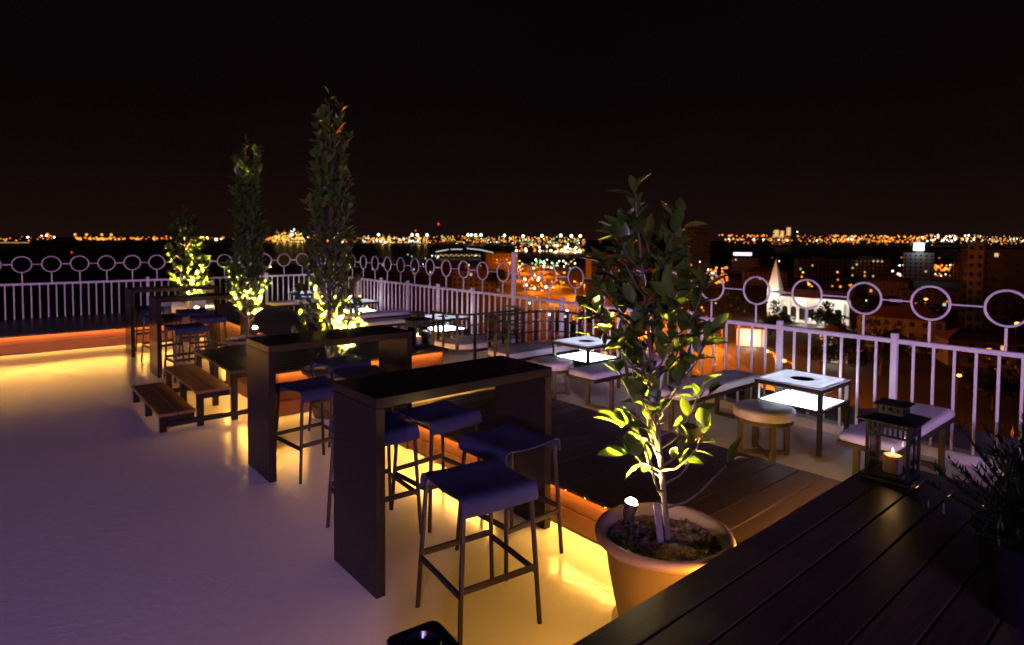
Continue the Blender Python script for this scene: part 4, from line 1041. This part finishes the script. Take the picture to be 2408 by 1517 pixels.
scatter(1950, 2180, 548, 564, 150, [AM, YE, AM, O], 2.5, 5, 3900); scatter(2160, 2300, 546, 562, 70, [YE, CO, AM, WH], 2.5, 4.5, 3900); scatter(2290, 2480, 548, 563, 60, [YE, CO, AM, GR], 2.5, 4, 3900)
scatter(0, 2420, 562, 570, 170, [O, O, O, AM, YE], 1.8, 3.4, 3700); scatter(780, 1375, 557, 575, 220, [O, AM, AM, YE, CO], 1.8, 3.2, 3700); scatter(1700, 2420, 549, 566, 200, [O, O, AM, YE], 1.8, 3.4, 3900)
LT.at(1031, 528, 'lamp_red', 7, 3600); LT.at(977, 544, 'lamp_red', 5, 3600); LT.at(168, 601, 'lamp_red', 1.6, 1200)
LT.done('harbour_lights', 'specks of light strung along the far shore of the harbour', 'lights')
LT = Lights(); rnd = random.Random(12)
scatter(1230, 1330, 640, 690, 34, [O, AM, O, WH], .5, .9, 420); scatter(1670, 1712, 625, 690, 36, [O, AM, O], .6, 1.1, 480); scatter(2185, 2235, 614, 640, 30, [O, AM, O], .8, 1.4, 700)
scatter(1880, 2030, 625, 700, 10, [O, O, AM], .5, .9, 450); scatter(1780, 2400, 610, 660, 34, [CO, WH, AM], .4, .8, 600); scatter(900, 1200, 600, 640, 20, [CO, AM, GR], .5, .9, 750)
scatter(1200, 1360, 608, 632, 40, [GR, CO, YE, WH], .6, 1.1, 700); scatter(1490, 1660, 640, 760, 14, [O, AM], .35, .6, 300)
scatter(1900, 2400, 700, 800, 18, [CO, AM, O], .2, .35, 260); scatter(1500, 2420, 590, 700, 120, [O, O, AM, AM, WH], .3, .7, 600); scatter(1520, 1700, 700, 920, 40, [O, AM, O], .12, .3, 170); scatter(1250, 1370, 700, 800, 16, [O, AM, WH], .25, .5, 260)
LT.done('town_lights', 'small scattered lamps among the roofs of the town', 'lights')

# port towers on the horizon
for px, top, w, lab in ((1825, 536, 16, 'pale lit tower block on the horizon, left of a pair'), (1838, 538, 12, 'slim pale tower block on the horizon, middle one'), (1853, 530, 14, 'tallest pale tower block on the horizon')):
    b = bearing(px); D = 3900; p = town(b, D / math.cos(R(b - YAW))); h = (561 - top) / 1449 * D + 34; t = thing('tower_block', lab, 'building', p, -R(b))
    MB().box(-w, w, 0, w, 0, h).build('wall', 'town_white', t)
    put('window', MB().box(-w * .8, w * .8, -1, -.2, h * .55, h * .97).mesh('window', 'window_warm'), t)
# container cranes at the port
for k, px in enumerate((652, 668, 683, 700, 712, 900, 915, 985, 1000)):
    b = bearing(px); D = 3560; p = town(b, D / math.cos(R(b - YAW))); t = thing('port_crane', ORD[k] + ' harbour crane from the left on the far shore, amber-lit', 'crane', p, -R(b), 'harbour cranes on the far shore'); h = 62 if px < 800 else 42
    q = MB().box(-9, -6, 0, 3, 0, h).box(6, 9, 0, 3, 0, h).box(-9, 9, 0, 3, h * .55, h * .6).box(-9, 9, 0, 3, h - 3, h).box(-1, 1, 0, 3, h, h + 16); q.build('gantry', 'town_wall', t)
    d = bpy.data.lights.new('crane_flood', 'POINT'); d.energy = 2.2e5; d.color = (1, .6, .12); d.shadow_soft_size = 3; o = bpy.data.objects.new('crane_flood', d); COL.objects.link(o); o.parent = t; o.location = (0, -16, h * .5)
# ferry terminal; wing roofs emit in place of the light falling on them
b = bearing(1095); D = 1080; p = town(b, D / math.cos(R(b - YAW))); ft = thing('ferry_terminal', 'waterfront terminal with white lit wing roofs jutting into the harbour', 'terminal', p, -R(b))
MB().box(-50, 50, 0, 22, -1, 6).build('hall', 'town_wall', ft)
for xa, xb, za, zb in ((-52, -30, 10, 14), (-26, -6, 14.5, 14.5), (2, 24, 16, 14), (24, 48, 14, 9)): MB().bar((xa, -2, za), (xb, -2, zb), 8, .9).build('wing_roof', 'lit_roof_glow', ft)
for i in range(22): put('window', WM['window_warm'], ft, (-48 + i * 4.5, -.3, 3 + (i % 2) * 1.6), scale=(1.8, 1, 1.2))
# ferry at the left
b = bearing(30); D = 2200; p = town(b, D / math.cos(R(b - YAW)), GZ - 1.5); fe = thing('ferry', 'orange-lit ferry on the dark water at the left edge', 'ferry', p, -R(b))
MB().prism([(-70, -6), (60, -6), (80, 0), (60, 6), (-70, 6)], 0, 6).build('hull', 'town_dark', fe); MB().box(-62, 50, -5, 5, 6.1, 13).build('deck_house', 'town_wall', fe); MB().box(20, 40, -4, 4, 13.1, 17).build('bridge', 'town_wall', fe)
for i in range(26): put('window', WM['window_warm'], fe, (-60 + i * 4.2, -5.2, 9.4), scale=(2.2, 1, 1.6))
for x in (-50, -20, 10, 45): MB().lathe([(0.001, 14), (3.2, 16), (3.2, 18), (0.001, 20)], 8, (x, -5)).build('deck_light', 'lamp_orange_far', fe)
